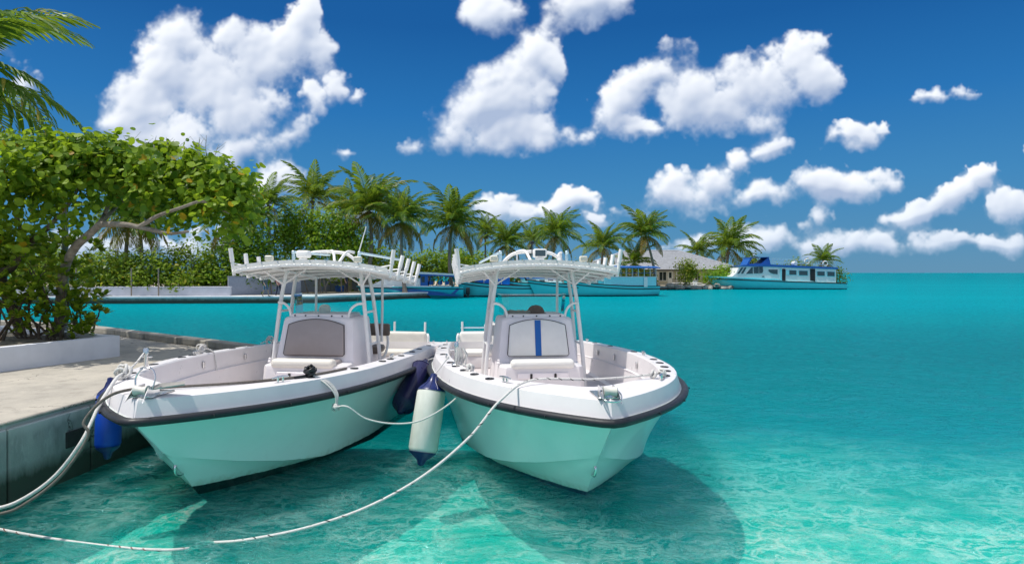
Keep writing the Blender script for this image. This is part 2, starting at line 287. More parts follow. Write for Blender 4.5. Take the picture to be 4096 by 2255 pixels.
# ------------------------------------------------------------------ mesh helpers
class MB:
    """collects shapes; build() links them as one mesh object"""
    def __init__(s): s.v = []; s.f = []; s.m = []; s.mi = 0
    def add(s, vs, fs):
        o = len(s.v); s.v += [tuple(q) for q in vs]; s.f += [tuple(i+o for i in f) for f in fs]; s.m += [s.mi]*len(fs); return s
    def box(s, c, size, rot=None):
        hx, hy, hz = (q/2 for q in size); M = rot if rot is not None else Matrix.Identity(3)
        vs = [Vector(c)+M @ Vector((x, y, z)) for x in (-hx, hx) for y in (-hy, hy) for z in (-hz, hz)]
        return s.add(vs, [(0,1,3,2),(4,6,7,5),(0,4,5,1),(2,3,7,6),(0,2,6,4),(1,5,7,3)])
    def rbox(s, c, size, r=.02, seg=2, rot=None, taper=None):
        bm = bmesh.new(); bmesh.ops.create_cube(bm, size=1)
        for v in bm.verts:
            k = 1.
            if taper and v.co.z > 0: k = taper
            v.co = Vector((v.co.x*size[0]*k, v.co.y*size[1]*(k if taper else 1), v.co.z*size[2]))
        bmesh.ops.bevel(bm, geom=bm.edges[:], offset=r, segments=seg, profile=.5, affect='EDGES')
        M = rot if rot is not None else Matrix.Identity(3)
        bm.verts.index_update()
        s.add([Vector(c)+M @ v.co for v in bm.verts], [[v.index for v in f.verts] for f in bm.faces]); bm.free(); return s
    def tube(s, pts, r, seg=8, closed=False, cap=True, flat=1.):
        pts = [Vector(p) for p in pts]; n = len(pts); rs = r if isinstance(r, (list, tuple)) else [r]*n
        vs = []; fs = []; up = None
        for i, p in enumerate(pts):
            a = pts[i-1] if (i > 0 or closed) else p; b = pts[(i+1) % n] if (i < n-1 or closed) else p
            t = (b-a); t = t.normalized() if t.length > 1e-9 else Vector((0, 0, 1))
            if up is None:
                up = t.cross(Vector((0, 0, 1)));
                if up.length < .05: up = t.cross(Vector((0, 1, 0)))
            up = (up - t*up.dot(t)); up = up.normalized() if up.length > 1e-6 else t.orthogonal().normalized()
            sd_ = t.cross(up)
            for k in range(seg):
                an = 2*math.pi*k/seg; vs.append(p+(up*math.cos(an)+sd_*math.sin(an)*flat)*rs[i])
        for i in range(n if closed else n-1):
            for k in range(seg):
                j = (i+1) % n; k2 = (k+1) % seg
                fs.append((i*seg+k, i*seg+k2, j*seg+k2, j*seg+k))
        if cap and not closed:
            fs.append(tuple(range(seg))[::-1]); fs.append(tuple((n-1)*seg+k for k in range(seg)))
        return s.add(vs, fs)
    def lathe(s, prof, M=None, seg=16):
        M = M or Matrix.Identity(4); vs = []; fs = []
        for (r, z) in prof:
            for k in range(seg):
                a = 2*math.pi*k/seg; vs.append(M @ Vector((r*math.cos(a), r*math.sin(a), z)))
        for i in range(len(prof)-1):
            for k in range(seg):
                k2 = (k+1) % seg; fs.append((i*seg+k, i*seg+k2, (i+1)*seg+k2, (i+1)*seg+k))
        fs.append(tuple(range(seg))[::-1]); fs.append(tuple((len(prof)-1)*seg+k for k in range(seg)))
        return s.add(vs, fs)
    def loft(s, rings, close_ring=False, cap0=False, cap1=False, flip=False):
        n = len(rings[0]); vs = [p for r_ in rings for p in r_]; fs = []
        for i in range(len(rings)-1):
            for k in range(n if close_ring else n-1):
                k2 = (k+1) % n; q = (i*n+k, i*n+k2, (i+1)*n+k2, (i+1)*n+k); fs.append(q[::-1] if flip else q)
        if cap0: fs.append(tuple(range(n)) if flip else tuple(range(n))[::-1])
        if cap1: fs.append(tuple((len(rings)-1)*n+k for k in range(n)))
        return s.add(vs, fs)
    def prism(s, outline, ext):
        n = len(outline); e = Vector(ext); a = [Vector(p) for p in outline]
        fs = [tuple(range(n))[::-1], tuple(n+i for i in range(n))]+[(i, (i+1) % n, n+(i+1) % n, n+i) for i in range(n)]
        return s.add(a+[p+e for p in a], fs)
    def build(s, name, m, parent=None, smooth=30, bevel=0., merge=True):
        me = bpy.data.meshes.new(name); me.from_pydata(s.v, [], s.f)
        ms = m if isinstance(m, (list, tuple)) else [m]
        for q in ms: me.materials.append(q)
        if len(ms) > 1: me.polygons.foreach_set('material_index', s.m)
        if merge:
            bm = bmesh.new(); bm.from_mesh(me); bmesh.ops.remove_doubles(bm, verts=bm.verts[:], dist=1e-5)
            bmesh.ops.recalc_face_normals(bm, faces=bm.faces[:])
            if bevel:
                ed = [e for e in bm.edges if len(e.link_faces) == 2 and e.calc_face_angle(0) > R(40)]
                bmesh.ops.bevel(bm, geom=ed, offset=bevel, segments=2, profile=.5, affect='EDGES', clamp_overlap=True)
            bm.to_mesh(me); bm.free()
        if smooth: me.shade_smooth(); me.set_sharp_from_angle(angle=R(smooth))
        o = bpy.data.objects.new(name, me); COL.objects.link(o)
        if parent is not None: o.parent = parent
        return o
def tag(o, label, cat, group=None):
    o['label'] = label; o['category'] = cat
    if group: o['group'] = group
    return o
def thing(name, label, cat, loc=(0, 0, 0), rot=(0, 0, 0), group=None):
    o = bpy.data.objects.new(name, None); COL.objects.link(o); o.location = loc; o.rotation_euler = rot
    o.empty_display_size = .2
    return tag(o, label, cat, group)
def structure(o): o['kind'] = 'structure'; return o
def lerp(a, b, t): return a+(b-a)*t
def interp(x, xs, ys): return float(np.interp(x, xs, ys))
def spline(pts, n=8):                      # Catmull-Rom through points
    P = [Vector(p) for p in pts]; out = []
    for i in range(len(P)-1):
        p0 = P[max(i-1, 0)]; p1 = P[i]; p2 = P[i+1]; p3 = P[min(i+2, len(P)-1)]
        for k in range(n):
            t = k/n; out.append(.5*((2*p1)+(p2-p0)*t+(2*p0-5*p1+4*p2-p3)*t*t+(3*p1-p0-3*p2+p3)*t**3))
    out.append(P[-1]); return out
def rotm(v, ang): return Matrix.Rotation(ang, 3, v)
def local(root, p):                        # world point -> root's local
    return root_matrix(root).inverted() @ Vector(p)
def root_matrix(o): return Matrix.LocRotScale(o.location, o.rotation_euler, o.scale)

# ------------------------------------------------------------------ water and sea bed
def build_water():
    m = bpy.data.materials.new('lagoon_water'); m.use_nodes = True; n = NT(m.node_tree); n.n.clear()
    out = n.new('ShaderNodeOutputMaterial')
    ge = n.new('ShaderNodeNewGeometry'); pos = ge.outputs['Position']
    sp = n.new('ShaderNodeSeparateXYZ'); n.put(sp.inputs[0], pos)
    big = n.noise(n.mapping(pos, sc=(.22, .32, 1)), 1., 4, .55)
    # shallow sand shelf close to the quay in front, deeper channel behind
    yy = n.math('ADD', sp.outputs[1], n.math('MULTIPLY_ADD', big, 3.6, -1.8))
    yy = n.math('ADD', yy, n.math('MULTIPLY', sp.outputs[0], .10))
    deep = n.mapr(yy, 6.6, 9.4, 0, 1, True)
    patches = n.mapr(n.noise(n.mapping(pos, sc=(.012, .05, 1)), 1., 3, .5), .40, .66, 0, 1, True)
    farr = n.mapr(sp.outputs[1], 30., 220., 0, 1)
    # ripples
    warp = n.vmath('ADD', pos, n.vmath('MULTIPLY', n.noise(pos, .9, 3, .5, out='Color'), (.9, .9, 0)))
    r1 = n.noise(n.mapping(warp, rot=(0, 0, R(14)), sc=(1.1, 2.6, 1)), 1.5, 5, .6, .5)
    r2 = n.noise(n.mapping(warp, rot=(0, 0, R(-18)), sc=(1, 2.2, 1)), 5.5, 4, .6, .8)
    near = n.mapr(sp.outputs[1], 6., 60., 1., .35)
    hgt = n.math('ADD', n.math('MULTIPLY', r1, .6), n.math('MULTIPLY', r2, .4))
    bp = n.new('ShaderNodeBump'); bp.inputs['Distance'].default_value = .16; n.put(bp.inputs['Strength'], n.math('MULTIPLY', near, .8))
    n.put(bp.inputs['Height'], hgt)
    # painted caustics: a bright net put into the water's tint and body colour
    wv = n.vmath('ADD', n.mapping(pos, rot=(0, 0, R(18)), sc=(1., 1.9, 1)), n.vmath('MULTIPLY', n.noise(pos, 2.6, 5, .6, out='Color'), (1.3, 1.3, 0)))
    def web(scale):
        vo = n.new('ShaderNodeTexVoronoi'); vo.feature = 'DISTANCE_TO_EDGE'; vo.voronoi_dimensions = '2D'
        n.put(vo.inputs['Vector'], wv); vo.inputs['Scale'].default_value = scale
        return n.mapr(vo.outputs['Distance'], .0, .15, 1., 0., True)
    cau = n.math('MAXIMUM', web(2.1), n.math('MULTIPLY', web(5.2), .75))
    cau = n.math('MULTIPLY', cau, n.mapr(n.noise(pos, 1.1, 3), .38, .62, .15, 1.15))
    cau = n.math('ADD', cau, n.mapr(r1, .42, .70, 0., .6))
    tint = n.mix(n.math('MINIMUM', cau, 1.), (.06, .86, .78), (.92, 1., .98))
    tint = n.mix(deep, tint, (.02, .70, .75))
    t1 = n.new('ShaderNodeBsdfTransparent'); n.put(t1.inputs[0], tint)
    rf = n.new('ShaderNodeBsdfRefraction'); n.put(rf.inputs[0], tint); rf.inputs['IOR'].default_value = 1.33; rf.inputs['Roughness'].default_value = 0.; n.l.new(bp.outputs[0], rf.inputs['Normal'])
    tr = n.new('ShaderNodeMixShader'); tr.inputs[0].default_value = .27; n.l.new(t1.outputs[0], tr.inputs[1]); n.l.new(rf.outputs[0], tr.inputs[2])
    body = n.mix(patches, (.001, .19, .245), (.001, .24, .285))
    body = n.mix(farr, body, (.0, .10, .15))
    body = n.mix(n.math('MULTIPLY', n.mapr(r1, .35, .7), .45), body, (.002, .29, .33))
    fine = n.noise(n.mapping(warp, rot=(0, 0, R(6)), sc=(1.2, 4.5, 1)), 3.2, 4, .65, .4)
    body = n.mix(n.mapr(fine, .44, .64, 0., .7), body, (.0, .38, .42)); body = n.mix(n.mapr(fine, .46, .32, 0., .65), body, (.0, .12, .17))  # bright and dark sides of the wavelets painted into the body colour
    body = n.mix(n.mapr(deep, 0, 1, 1, 0), body, n.mix(n.math('MINIMUM', cau, 1.), (.0, .42, .40), (.30, .88, .80)))  # caustic net painted into the shallow body colour as well
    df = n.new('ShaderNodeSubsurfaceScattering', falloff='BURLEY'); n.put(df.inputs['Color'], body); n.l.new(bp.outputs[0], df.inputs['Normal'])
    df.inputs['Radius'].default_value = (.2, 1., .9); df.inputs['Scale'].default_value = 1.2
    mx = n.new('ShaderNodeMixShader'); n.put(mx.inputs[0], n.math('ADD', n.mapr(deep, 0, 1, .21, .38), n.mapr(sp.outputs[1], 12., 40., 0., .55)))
    n.l.new(tr.outputs[0], mx.inputs[1]); n.l.new(df.outputs[0], mx.inputs[2])
    gl = n.new('ShaderNodeBsdfGlossy'); gl.inputs['Roughness'].default_value = .07; n.l.new(bp.outputs[0], gl.inputs['Normal'])
    gl.inputs[0].default_value = (.55, .85, 1, 1)
    fr = n.new('ShaderNodeFresnel'); fr.inputs[0].default_value = 1.33; n.l.new(bp.outputs[0], fr.inputs['Normal'])
    m2 = n.new('ShaderNodeMixShader'); n.put(m2.inputs[0], n.math('MINIMUM', n.math('MULTIPLY', fr.outputs[0], .7), n.mapr(sp.outputs[1], 8., 35., .24, .10)))
    n.l.new(mx.outputs[0], m2.inputs[1]); n.l.new(gl.outputs[0], m2.inputs[2]); n.l.new(m2.outputs[0], out.inputs[0])
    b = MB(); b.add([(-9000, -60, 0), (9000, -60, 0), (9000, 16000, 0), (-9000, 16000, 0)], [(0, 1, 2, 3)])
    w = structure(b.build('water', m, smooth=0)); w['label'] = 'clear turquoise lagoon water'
    # sand bed: shelf in front, channel behind
    bs = mat('pale_sand_bed', (.88, .86, .76), .95, vscale=.8, bump=.3, bscale=6, c2=(.74, .73, .64))
    b = MB(); ys = [-60, 0, 3, 5, 7, 9, 11, 14, 20, 60, 16000]; zs = [-.55, -.55, -.55, -.58, -.64, -.8, -1.1, -1.7, -2.6, -4, -6]
    xs = [-9000, -60, -20, -10, -5, 0, 5, 10, 20, 60, 9000]
    xs = xs[:2]+[-12+.22*i for i in range(110)]+xs[-2:]; yf = [.22*i for i in range(90)]
    def bz(x, y): return interp(y, ys, zs)+.06*mnoise.noise(Vector((x*.5, y*.5, 0)))+.05*mnoise.noise(Vector((x*1.4, y*1.4, 5)))+.07*mnoise.noise(Vector((x*3.5, y*3.5, 9)))
    b.loft([[(x, y, bz(x, y)) for x in xs] for y in [-60, -10]+yf+[60, 16000]])
    o = structure(b.build('sea_bed', bs))
build_water()

# ------------------------------------------------------------------ near quay
QZ = .745
def build_quay():
    A = [(-4.95, -8), (-4.77, 5.9), (-4.62, 8.0), (-4.28, 11.15)]            # edge along the boat
    far = [G(75.5, 327.9, QZ), G(0, 317.5, QZ)]
    B = [(-4.28, 11.15), (far[0].x, far[0].y), (-22, 20.5)]
    outline = A+B[1:]+[(-40, 26), (-40, -8)]
    b = MB(); b.mi = 0
    b.add([(x, y, QZ) for x, y in outline], [tuple(range(len(outline)))])
    n = len(outline); b.mi = 1
    for i in range(n):
        (x0, y0), (x1, y1) = outline[i], outline[(i+1) % n]
        b.add([(x0, y0, -3), (x1, y1, -3), (x1, y1, QZ), (x0, y0, QZ)], [(0, 1, 2, 3)])
    q = structure(b.build('quay', [concrete, concrete_wall], smooth=0))
    # coping along the boat edge: cast segments with open joints
    def run(pts, w, h, seg, name, m, z0=QZ, inset=0., gap=.012, over=.03):
        for (p, r) in zip(pts[:-1], pts[1:]):
            p = Vector((*p, 0)); r = Vector((*r, 0)); t = (r-p); L = t.length; t.normalize(); nn = Vector((-t.y, t.x, 0))
            k = max(1, round(L/seg))
            for i in range(k):
                s0 = L*i/k+gap/2; s1 = L*(i+1)/k-gap/2; c = p+t*(s0+s1)/2+nn*(w/2-over)
                bb = MB(); dz = random.uniform(-.004, .004)
                bb.rbox((0, 0, 0), (s1-s0, w, h), min(.015, h*.3), 1)
                o = bb.build(name, m, q, 30); o.location = (c.x, c.y, z0+h/2+dz+.002); o.rotation_euler = (0, 0, math.atan2(t.y, t.x))
    run([A[1], A[2], A[3]], .34, .035, 2.2, 'coping_stone', concrete)
    run([A[0], A[1]], .34, .035, 2.2, 'coping_stone', concrete)
    run([B[0], B[1]], .26, .13, 1.5, 'kerb_stone', kerb_mat)
    run([B[1], B[2]], .26, .13, 1.5, 'kerb_stone', kerb_mat)
    # precast wall panels on the quay face, open joints, and drain recess
    a = Vector((*A[1], 0)); c = Vector((*A[2], 0)); a0 = Vector((*A[0], 0))
    joints = []
    for (p, r, k) in ((a0, a, 9), (a, c, 2), (c, Vector((*A[3], 0)), 2)):
        t = (r-p); L = t.length; t.normalize(); nn = Vector((t.y, -t.x, 0))
        for i in range(k):
            s0 = L*i/k+.012; s1 = L*(i+1)/k-.012; cc = p+t*(s0+s1)/2+nn*.018
            bb = MB(); bb.rbox((0, 0, 0), (s1-s0, .05, 2.6), .012, 1)
            o = bb.build('wall_panel', concrete_wall, q, 30); o.location = (cc.x, cc.y, QZ-.03-1.3+random.uniform(-.01, 0)); o.rotation_euler = (0, 0, math.atan2(t.y, t.x))
    d = MB(); pt = G(62, 433, .45)
    xx = lerp(A[1][0], A[2][0], (pt.y-5.9)/2.1)
    d.rbox((0, 0, 0), (.02, .34, .17), .006, 1)
    o = d.build('drain_recess', concrete_seam, q); o.location = (xx+.048, 6.75, .42); o.rotation_euler = (0, 0, -math.atan2(A[2][0]-A[1][0], 2.1))
    return q
quay = build_quay()

# planter on the quay
def build_planter():
    c = G(120, 355.7, QZ); l = G(0, 371.6, QZ); bk = G(70.4, 330.7, 1.1)
    t = (Vector((l.x, l.y, 0))-Vector((c.x, c.y, 0))).normalized(); e = (Vector((bk.x, bk.y, 0))-Vector((c.x, c.y, 0))).normalized()
    P = [Vector((c.x, c.y, 0)), Vector((c.x, c.y, 0))+t*5.5, Vector((c.x, c.y, 0))+t*5.5+e*4.2, Vector((c.x, c.y, 0))+e*4.2]
    ctr = sum(P, Vector())/4
    root = thing('planter', 'low white plastered planter box on the quay, full of shrubs', 'planter', (ctr.x, ctr.y, QZ))
    w = .14; hgt = .355
    def inset(i):
        p = P[i]; a = (P[i-1]-p).normalized(); b = (P[(i+1) % 4]-p).normalized(); s = math.sin(a.angle(b)); return p+(a+b)*(w/s)
    I = [inset(i) for i in range(4)]
    b = MB()
    for i in range(4):
        j = (i+1) % 4
        o0, o1, i0, i1 = P[i]-ctr, P[j]-ctr, I[i]-ctr, I[j]-ctr
        up = Vector((0, 0, hgt))
        b.add([o0, o1, i1, i0, o0+up, o1+up, i1+up, i0+up], [(0,1,5,4),(2,3,7,6),(4,5,6,7)])
    b.build('planter_wall', plaster, root, 30, bevel=.012)
    s = MB(); N = 14; rows = []
    for i in range(N+1):
        row = []
        for j in range(N+1):
            p = I[0].lerp(I[1], i/N).lerp(I[3].lerp(I[2], i/N), j/N)-ctr
            z = hgt-.07+.10*mnoise.noise(Vector((p.x*1.3, p.y*1.3, 0)))+.05*mnoise.noise(Vector((p.x*5, p.y*5, 3)))
            if i in (0, N) or j in (0, N): z = hgt-.10
            row.append((p.x, p.y, z))
        rows.append(row)
    s.loft(rows); s.build('soil', soil, root, 60)
    return root, P
planter, PL = build_planter()

# far island ground and its quay
shore = [(-120, 44.5), (-36, 43.6), (-14, 45.2), (-9.5, 52), (-4, 58.5), (8, 62.5), (15, 76), (20, 81), (34, 84.5), (46, 88), (50, 96), (44, 108), (20, 128), (-120, 132)]
def build_island():
    b = MB(); b.mi = 0
    b.add([(x, y, .45) for x, y in shore], [tuple(range(len(shore)))]); b.mi = 1
    n = len(shore)
    for i in range(n):
        (x0, y0), (x1, y1) = shore[i], shore[(i+1) % n]
        b.add([(x0, y0, -4), (x1, y1, -4), (x1, y1, .45), (x0, y0, .45)], [(0, 1, 2, 3)])
    g = structure(b.build('island_ground', [sand, concrete_wall], smooth=0))
    # paved walkway with pale coping along the water on the left arm
    t = MB()
    t.add([(-119.5, 44.55, .455), (-36, 43.65, .455), (-14.1, 45.3, .455), (-9.6, 52.1, .455), (-4.1, 58.6, .455), (-5.5, 60.6, .455), (-13.4, 54.3, .455), (-17.3, 48.6, .455), (-36, 47, .455), (-119.5, 48, .455)], [tuple(range(10))])
    structure(t.build('walkway', mat('pale_paving', (.60, .60, .60), .9, vscale=1., bump=.2, bscale=10), smooth=0))
    pts = shore[1:5]
    for p, r in zip(pts[:-1], pts[1:]):
        p = Vector((*p, 0)); r = Vector((*r, 0)); L = (r-p).length; k = max(1, round(L/2.4)); tt = (r-p)/L; nn = Vector((-tt.y, tt.x, 0))
        for i in range(k):
            c = p+tt*(L*(i+.5)/k)+nn*.12
            m = MB(); m.rbox((0, 0, 0), (L/k-.02, .4, .14), .02, 1); o = m.build('coping_stone', plaster, g); o.location = (c.x, c.y, .45); o.rotation_euler = (0, 0, math.atan2(tt.y, tt.x))
build_island()

# ------------------------------------------------------------------ the two centre-console boats
SOLE = .38
def bf(s): return 1.555*(1-math.exp(-(max(s, 0)+.012)/1.168))-.036*max(s-4, 0)
def zf(s): return 1.091-.006*s-.004*s*s
ST = [0, .03, .07, .12, .18, .26, .36, .48, .6, .62, .64, .67, .71, .77, .85, .95, 1.07, 1.2, 1.4, 1.65, 1.95, 2.3, 2.7, 3.1, 3.6, 4.2, 4.9, 5.6, 6.3, 6.9, 7.25, 7.3, 7.65]
LEN = 7.65
def opening(s):
    if s <= .62 or s >= 7.3: return 0.
    return (bf(s)-.20-.05*max(0, min(1, (1.6-s)/.6)))*min(1, (s-.62)/.55)**.5
def plan(s, out):                              # plan curve moved outwards along its normal
    e = .01; s0 = max(0, s-e); t = Vector((bf(s+e)-bf(s0), (s+e)-s0)); t.normalize(); nx, ny = t.y, -t.x
    if s == 0: return 0., -out
    return bf(s)+nx*out, s+ny*out
def make_boat(name, label, pose, kind):
    (X, Y, psi, pit, rol) = pose
    root = thing(name, label, 'boat', (X+4*math.sin(psi), Y+4*math.cos(psi), 0), (-pit, -rol, -psi), 'moored centre-console boats')
    def P(l, s, z): return Vector((l, s-4, z))
    # --- hull
    def chine(s):
        return interp(s, [.42, .7, 1., 1.5, 2, 3, 5, 7.65], [0, .24, .43, .71, .92, 1.14, 1.27, 1.22]), interp(s, [.42, .7, 1, 1.5, 2, 3, 5, 7.65], [.50, .40, .30, .17, .09, .0, -.04, -.05])
    def keel(s): return interp(s, [-.1, .42, .70, .93, 1.15, 1.5, 2.2, 3.2, 7.65], [.94, .50, .24, .0, -.18, -.36, -.48, -.52, -.52])
    rings = []
    for s in ST:
        k = keel(s); cl, cz = chine(s)
        if s <= .42: cl, cz = 0., k
        tl, ts = plan(s, .055); tz = zf(s)-.15
        row = []
        for i in range(7):
            t = i/6; row.append(P(lerp(tl, cl, 1-(1-t)**1.25), lerp(ts, s, t), lerp(tz, cz, t)))
        lip = .035 if s > .42 else .0
        row.append(P(max(cl-lip, 0), s, cz-.012))
        for i in range(1, 4): row.append(P(lerp(max(cl-lip, 0), 0, i/3), s, lerp(cz-.012, k, i/3)))
        rings.append(row)
    b = MB(); b.loft(rings)
    b.loft([[Vector((-p.x, p.y, p.z)) for p in r] for r in rings], flip=True)
    tr = rings[-1]; b.add(tr+[Vector((-p.x, p.y, p.z)) for p in tr[::-1]], [tuple(range(len(tr)*2))])
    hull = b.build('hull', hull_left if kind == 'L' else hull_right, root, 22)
    # --- deck moulding: outer band, gunwale top, inner liner with a step
    def hb(s, z):                                 # inside half-breadth of the hull at height z
        cl, c_z = chine(s); tl = plan(s, .055)[0]; tz = zf(s)-.15
        if s <= .42: cl, c_z = 0., keel(s)
        t = min(1, max(0, (tz-z)/max(.01, tz-c_z))); return max(.02, lerp(tl, cl, 1-(1-t)**1.25)-.05)
    rings = []
    for s in ST:
        o = opening(s); z = zf(s); bl, bs = plan(s, .05)
        row = [P(bl, bs, z-.165), P(lerp(bl, bf(s), .78), lerp(bs, s, .78), z-.03), P(lerp(bl, bf(s), .93), lerp(bs, s, .93), z-.007), P(max(bf(s)-.012, 0), s, z)]
        row.append(P(lerp(max(bf(s)-.012, 0), o, .5), s, z+.006))
        row += [P(max(o+.014, 0) if o else 0, s, z+.010), P(o, s, z-.006), P(min(max(o-.01, 0), hb(s, z-.24)), s, z-.24), P(min(max(o-.035, 0), hb(s, z-.27)), s, z-.262), P(min(max(o-.06, 0), hb(s, SOLE+.04)), s, SOLE+.04), P(min(max(o-.10, 0), hb(s, SOLE)), s, SOLE)]
        if s == 0:
            for q in row: q.x = 0.
        if not o: row[6:] = [row[5].copy() for _ in row[6:]]
        rings.append(row)
    b = MB(); b.loft(rings); b.loft([[Vector((-p.x, p.y, p.z)) for p in r] for r in rings], flip=True)
    r0 = rings[-1]
    b.add([P(-bf(7.3), 7.3, SOLE), P(bf(7.3), 7.3, SOLE), P(bf(7.3), 7.3, zf(7.3)), P(-bf(7.3), 7.3, zf(7.3))], [(0, 1, 2, 3)])
    b.add([r0[0], Vector((-r0[0].x, r0[0].y, r0[0].z)), Vector((-r0[3].x, r0[3].y, r0[3].z)), r0[3]], [(0, 1, 2, 3)])
    deck = b.build('deck', gel, root, 35)
    b = MB(); w9 = lambda s: min(max(opening(s)-.09, 0), hb(s, SOLE)+.01)
    rr = [[P(-w9(s), s, SOLE+.001), P(w9(s), s, SOLE+.001)] for s in ST if .62 < s < 7.31]
    b.loft(rr); b.build('cockpit_sole', teak, root)
    # --- rub rail
    pts = []
    fine = sorted(set(ST+[.015, .05]))
    for s in fine: l, ss = plan(s, .088); pts.append(P(l, ss, zf(s)-.175))
    full = [Vector((-p.x, p.y, p.z)) for p in pts[::-1]]+pts
    b = MB(); b.tube(full, .041, 10, flat=.9); rub = b.build('rub_rail', rubber, root, 60)
    for s in (.35, .9, 1.6, 2.4, 3.3):
        for sg in (-1, 1):
            l, ss = plan(s, .138); m = MB(); m.lathe([(.0, -.004), (.011, -.004), (.011, .004)], Matrix.Translation(P(sg*l, ss, zf(s)-.175)) @ Matrix.Rotation(R(90), 4, 'Y'), 8)
            m.build('bolt', black_plastic, rub)
    # --- console, seat box
    cz = 1.50; ch = .80
    b = MB(); y0 = 4.20
    # tapered console body: outline of width by height, front leaning back
    def sect(z):
        t = (z-SOLE)/(cz-SOLE); hw = lerp(.66, .545, t); f = 3.98+.24*t; r_ = 5.12-.06*t; q = .10
        o = [(-hw, r_), (-hw, f+q), (-hw+.03, f+.03), (-hw+q, f), (hw-q, f), (hw-.03, f+.03), (hw, f+q), (hw, r_)]
        return [P(x, s, z) for x, s in o]
    zs = [SOLE, .8, 1.1, 1.3, cz-.06, cz-.02, cz]
    rg = [sect(z) for z in zs]
    for k, sc in ((5, .985), (6, .94)):
        c_ = sum(rg[k], Vector())/8; rg[k] = [Vector((c_.x+(p.x-c_.x)*sc, c_.y+(p.y-c_.y)*sc, p.z)) for p in rg[k]]
    b.loft(rg, close_ring=True, cap1=True); cons = b.build('console', gel2, root, 40)
    b = MB(); b.rbox(P(0, 4.62, cz+.02), (.86, .72, .07), .025, 2); b.build('dash_top', gel2, cons)
    vents = MB()
    for x in (-.36, -.2, 0, .2, .36):
        m = MB(); m.lathe([(0, -.004), (.012, -.004), (.012, .004), (0, .006)], Matrix.Translation(P(x, 4.245, cz+.028)) @ Matrix.Rotation(R(90), 4, 'X'), 10); m.build('screw', dark_trim, cons)
    # front seat: moulded block with a scooped seat, latch panel
    b = MB()
    sy0, sy1 = 3.62, 4.12
    outl = [(-.60, sy1), (-.60, sy0+.12), (-.52, sy0), (.52, sy0), (.60, sy0+.12), (.60, sy1)]
    lv = [(SOLE, 1.05), (.60, 1.02), (.80, 1.0), (.845, .985), (.86, .95)]
    b.loft([[P(x*k, lerp(3.87, s, k), z) for x, s in outl] for z, k in lv], close_ring=True, cap1=True)
    seat = b.build('seat_box', gel, root, 40)
    b = MB(); b.rbox(P(0, sy0-.012, .735), (.72, .03, .085), .008, 1); b.build('seat_locker_lid', gel2, seat)
    for x in (-.17, .17) if kind == 'R' else (-.17, .2):
        m = MB(); m.rbox(P(x, sy0-.032, .728), (.032, .022, .075), .006, 1); m.rbox(P(x, sy0-.046, .715), (.02, .016, .03), .004, 1); m.build('latch', black_plastic, seat)
    cush_m = cream_vinyl if kind == 'L' else white_vinyl
    back_m = taupe if kind == 'L' else grey_vinyl
    b = MB(); b.rbox(P(0, sy0+.06, .89), (.90, .19, .13), .055, 4); bol = b.build('seat_bolster', cush_m, root, 60)
    b = MB(); b.rbox(P(0, sy0+.30, .87), (.86, .36, .07), .03, 2); b.build('seat_cushion', taupe if kind == 'L' else grey_vinyl, root, 60)
    # back cushion with arched top on the console front
    hw0, hw1 = .455, .415; zb, zt = .955, 1.40; arc = .085
    def front_s(z): t = (z-SOLE)/(cz-SOLE); return 3.98+.24*t
    ol = [(-hw0, zb+.02), (-hw0+.02, zb), (hw0-.02, zb), (hw0, zb+.02), (hw1+.005, zt-.03)]
    for i in range(13):
        a = i/12*2-1; ol.append((-a*hw1, zt+arc*(1-a*a)))
    ol.append((-hw1-.005, zt-.03))
    b = MB(); n_ = len(ol)
    def ring(k, off): return [P(x*k, front_s(z)-off, 1.17+(z-1.17)*k) for x, z in ol]
    b.loft([ring(1, -.01), ring(1, .035), ring(.985, .055), ring(.93, .066)], close_ring=True, cap1=True)
    b.add([P(x*.93, front_s(z)-.066, 1.17+(z-1.17)*.93) for x, z in ol], [tuple(range(n_))])
    bk = b.build('back_cushion', back_m, root, 60)
    b = MB(); b.tube([P(x, front_s(z)-.045, z) for x, z in ol], .007, 6, closed=True); b.build('piping', dark_trim, bk)
    if kind == 'R':
        zz = [zb+.005, 1.1, 1.25, 1.35, zt+arc-.012]
        b = MB(); b.loft([[P(-.045, front_s(z)-.071, z), P(.045, front_s(z)-.071, z)] for z in zz]); b.loft([[P(-.045, front_s(z)-.05, z), P(.045, front_s(z)-.05, z)] for z in zz])
        o = b.build('blue_stripe', blue_vinyl, bk)
    b = MB(); b.lathe([(0, .0), (.028, .0), (.03, .02), (.018, .035), (.022, .06), (.0, .075)], Matrix.Translation(P(-.60, 3.93, .86)), 10); b.build('light_knob', gel, seat)
    # windshield
    def wring(z, grow): return [P(-.50-grow, 4.95, z), P(-.47-grow, 4.55, z), P(-.40, 4.38+grow, z), P(.40, 4.38+grow, z), P(.47+grow, 4.55, z), P(.50+grow, 4.95, z)]
    b = MB(); b.loft([wring(cz+.05, 0), wring(1.845, .03)]); ws = b.build('windshield', glassy, cons, 20)
    b = MB(); b.tube(wring(1.845, .03), .006, 6); b.build('windshield_edge', alu, ws)
    # things on the dash
    if kind == 'L':
        b = MB(); b.lathe([(0, 0), (.085, 0), (.09, .03), (.088, .07), (.07, .11), (.04, .128), (0, .133)], Matrix.Translation(P(-.03, 4.6, cz+.055)), 18); b.build('compass_cover', white_vinyl, cons, 60)
    # grab rails: arcs from console shoulder to the front legs
    for sg in (-1, 1):
        b = MB(); b.tube(spline([P(sg*.655, 4.33, 1.72), P(sg*.56, 4.32, 1.705), P(sg*.48, 4.30, 1.64), P(sg*.445, 4.29, 1.55), P(sg*.44, 4.29, cz-.005)], 5), .019, 8); b.build('grab_rail', white_tube, root, 60)
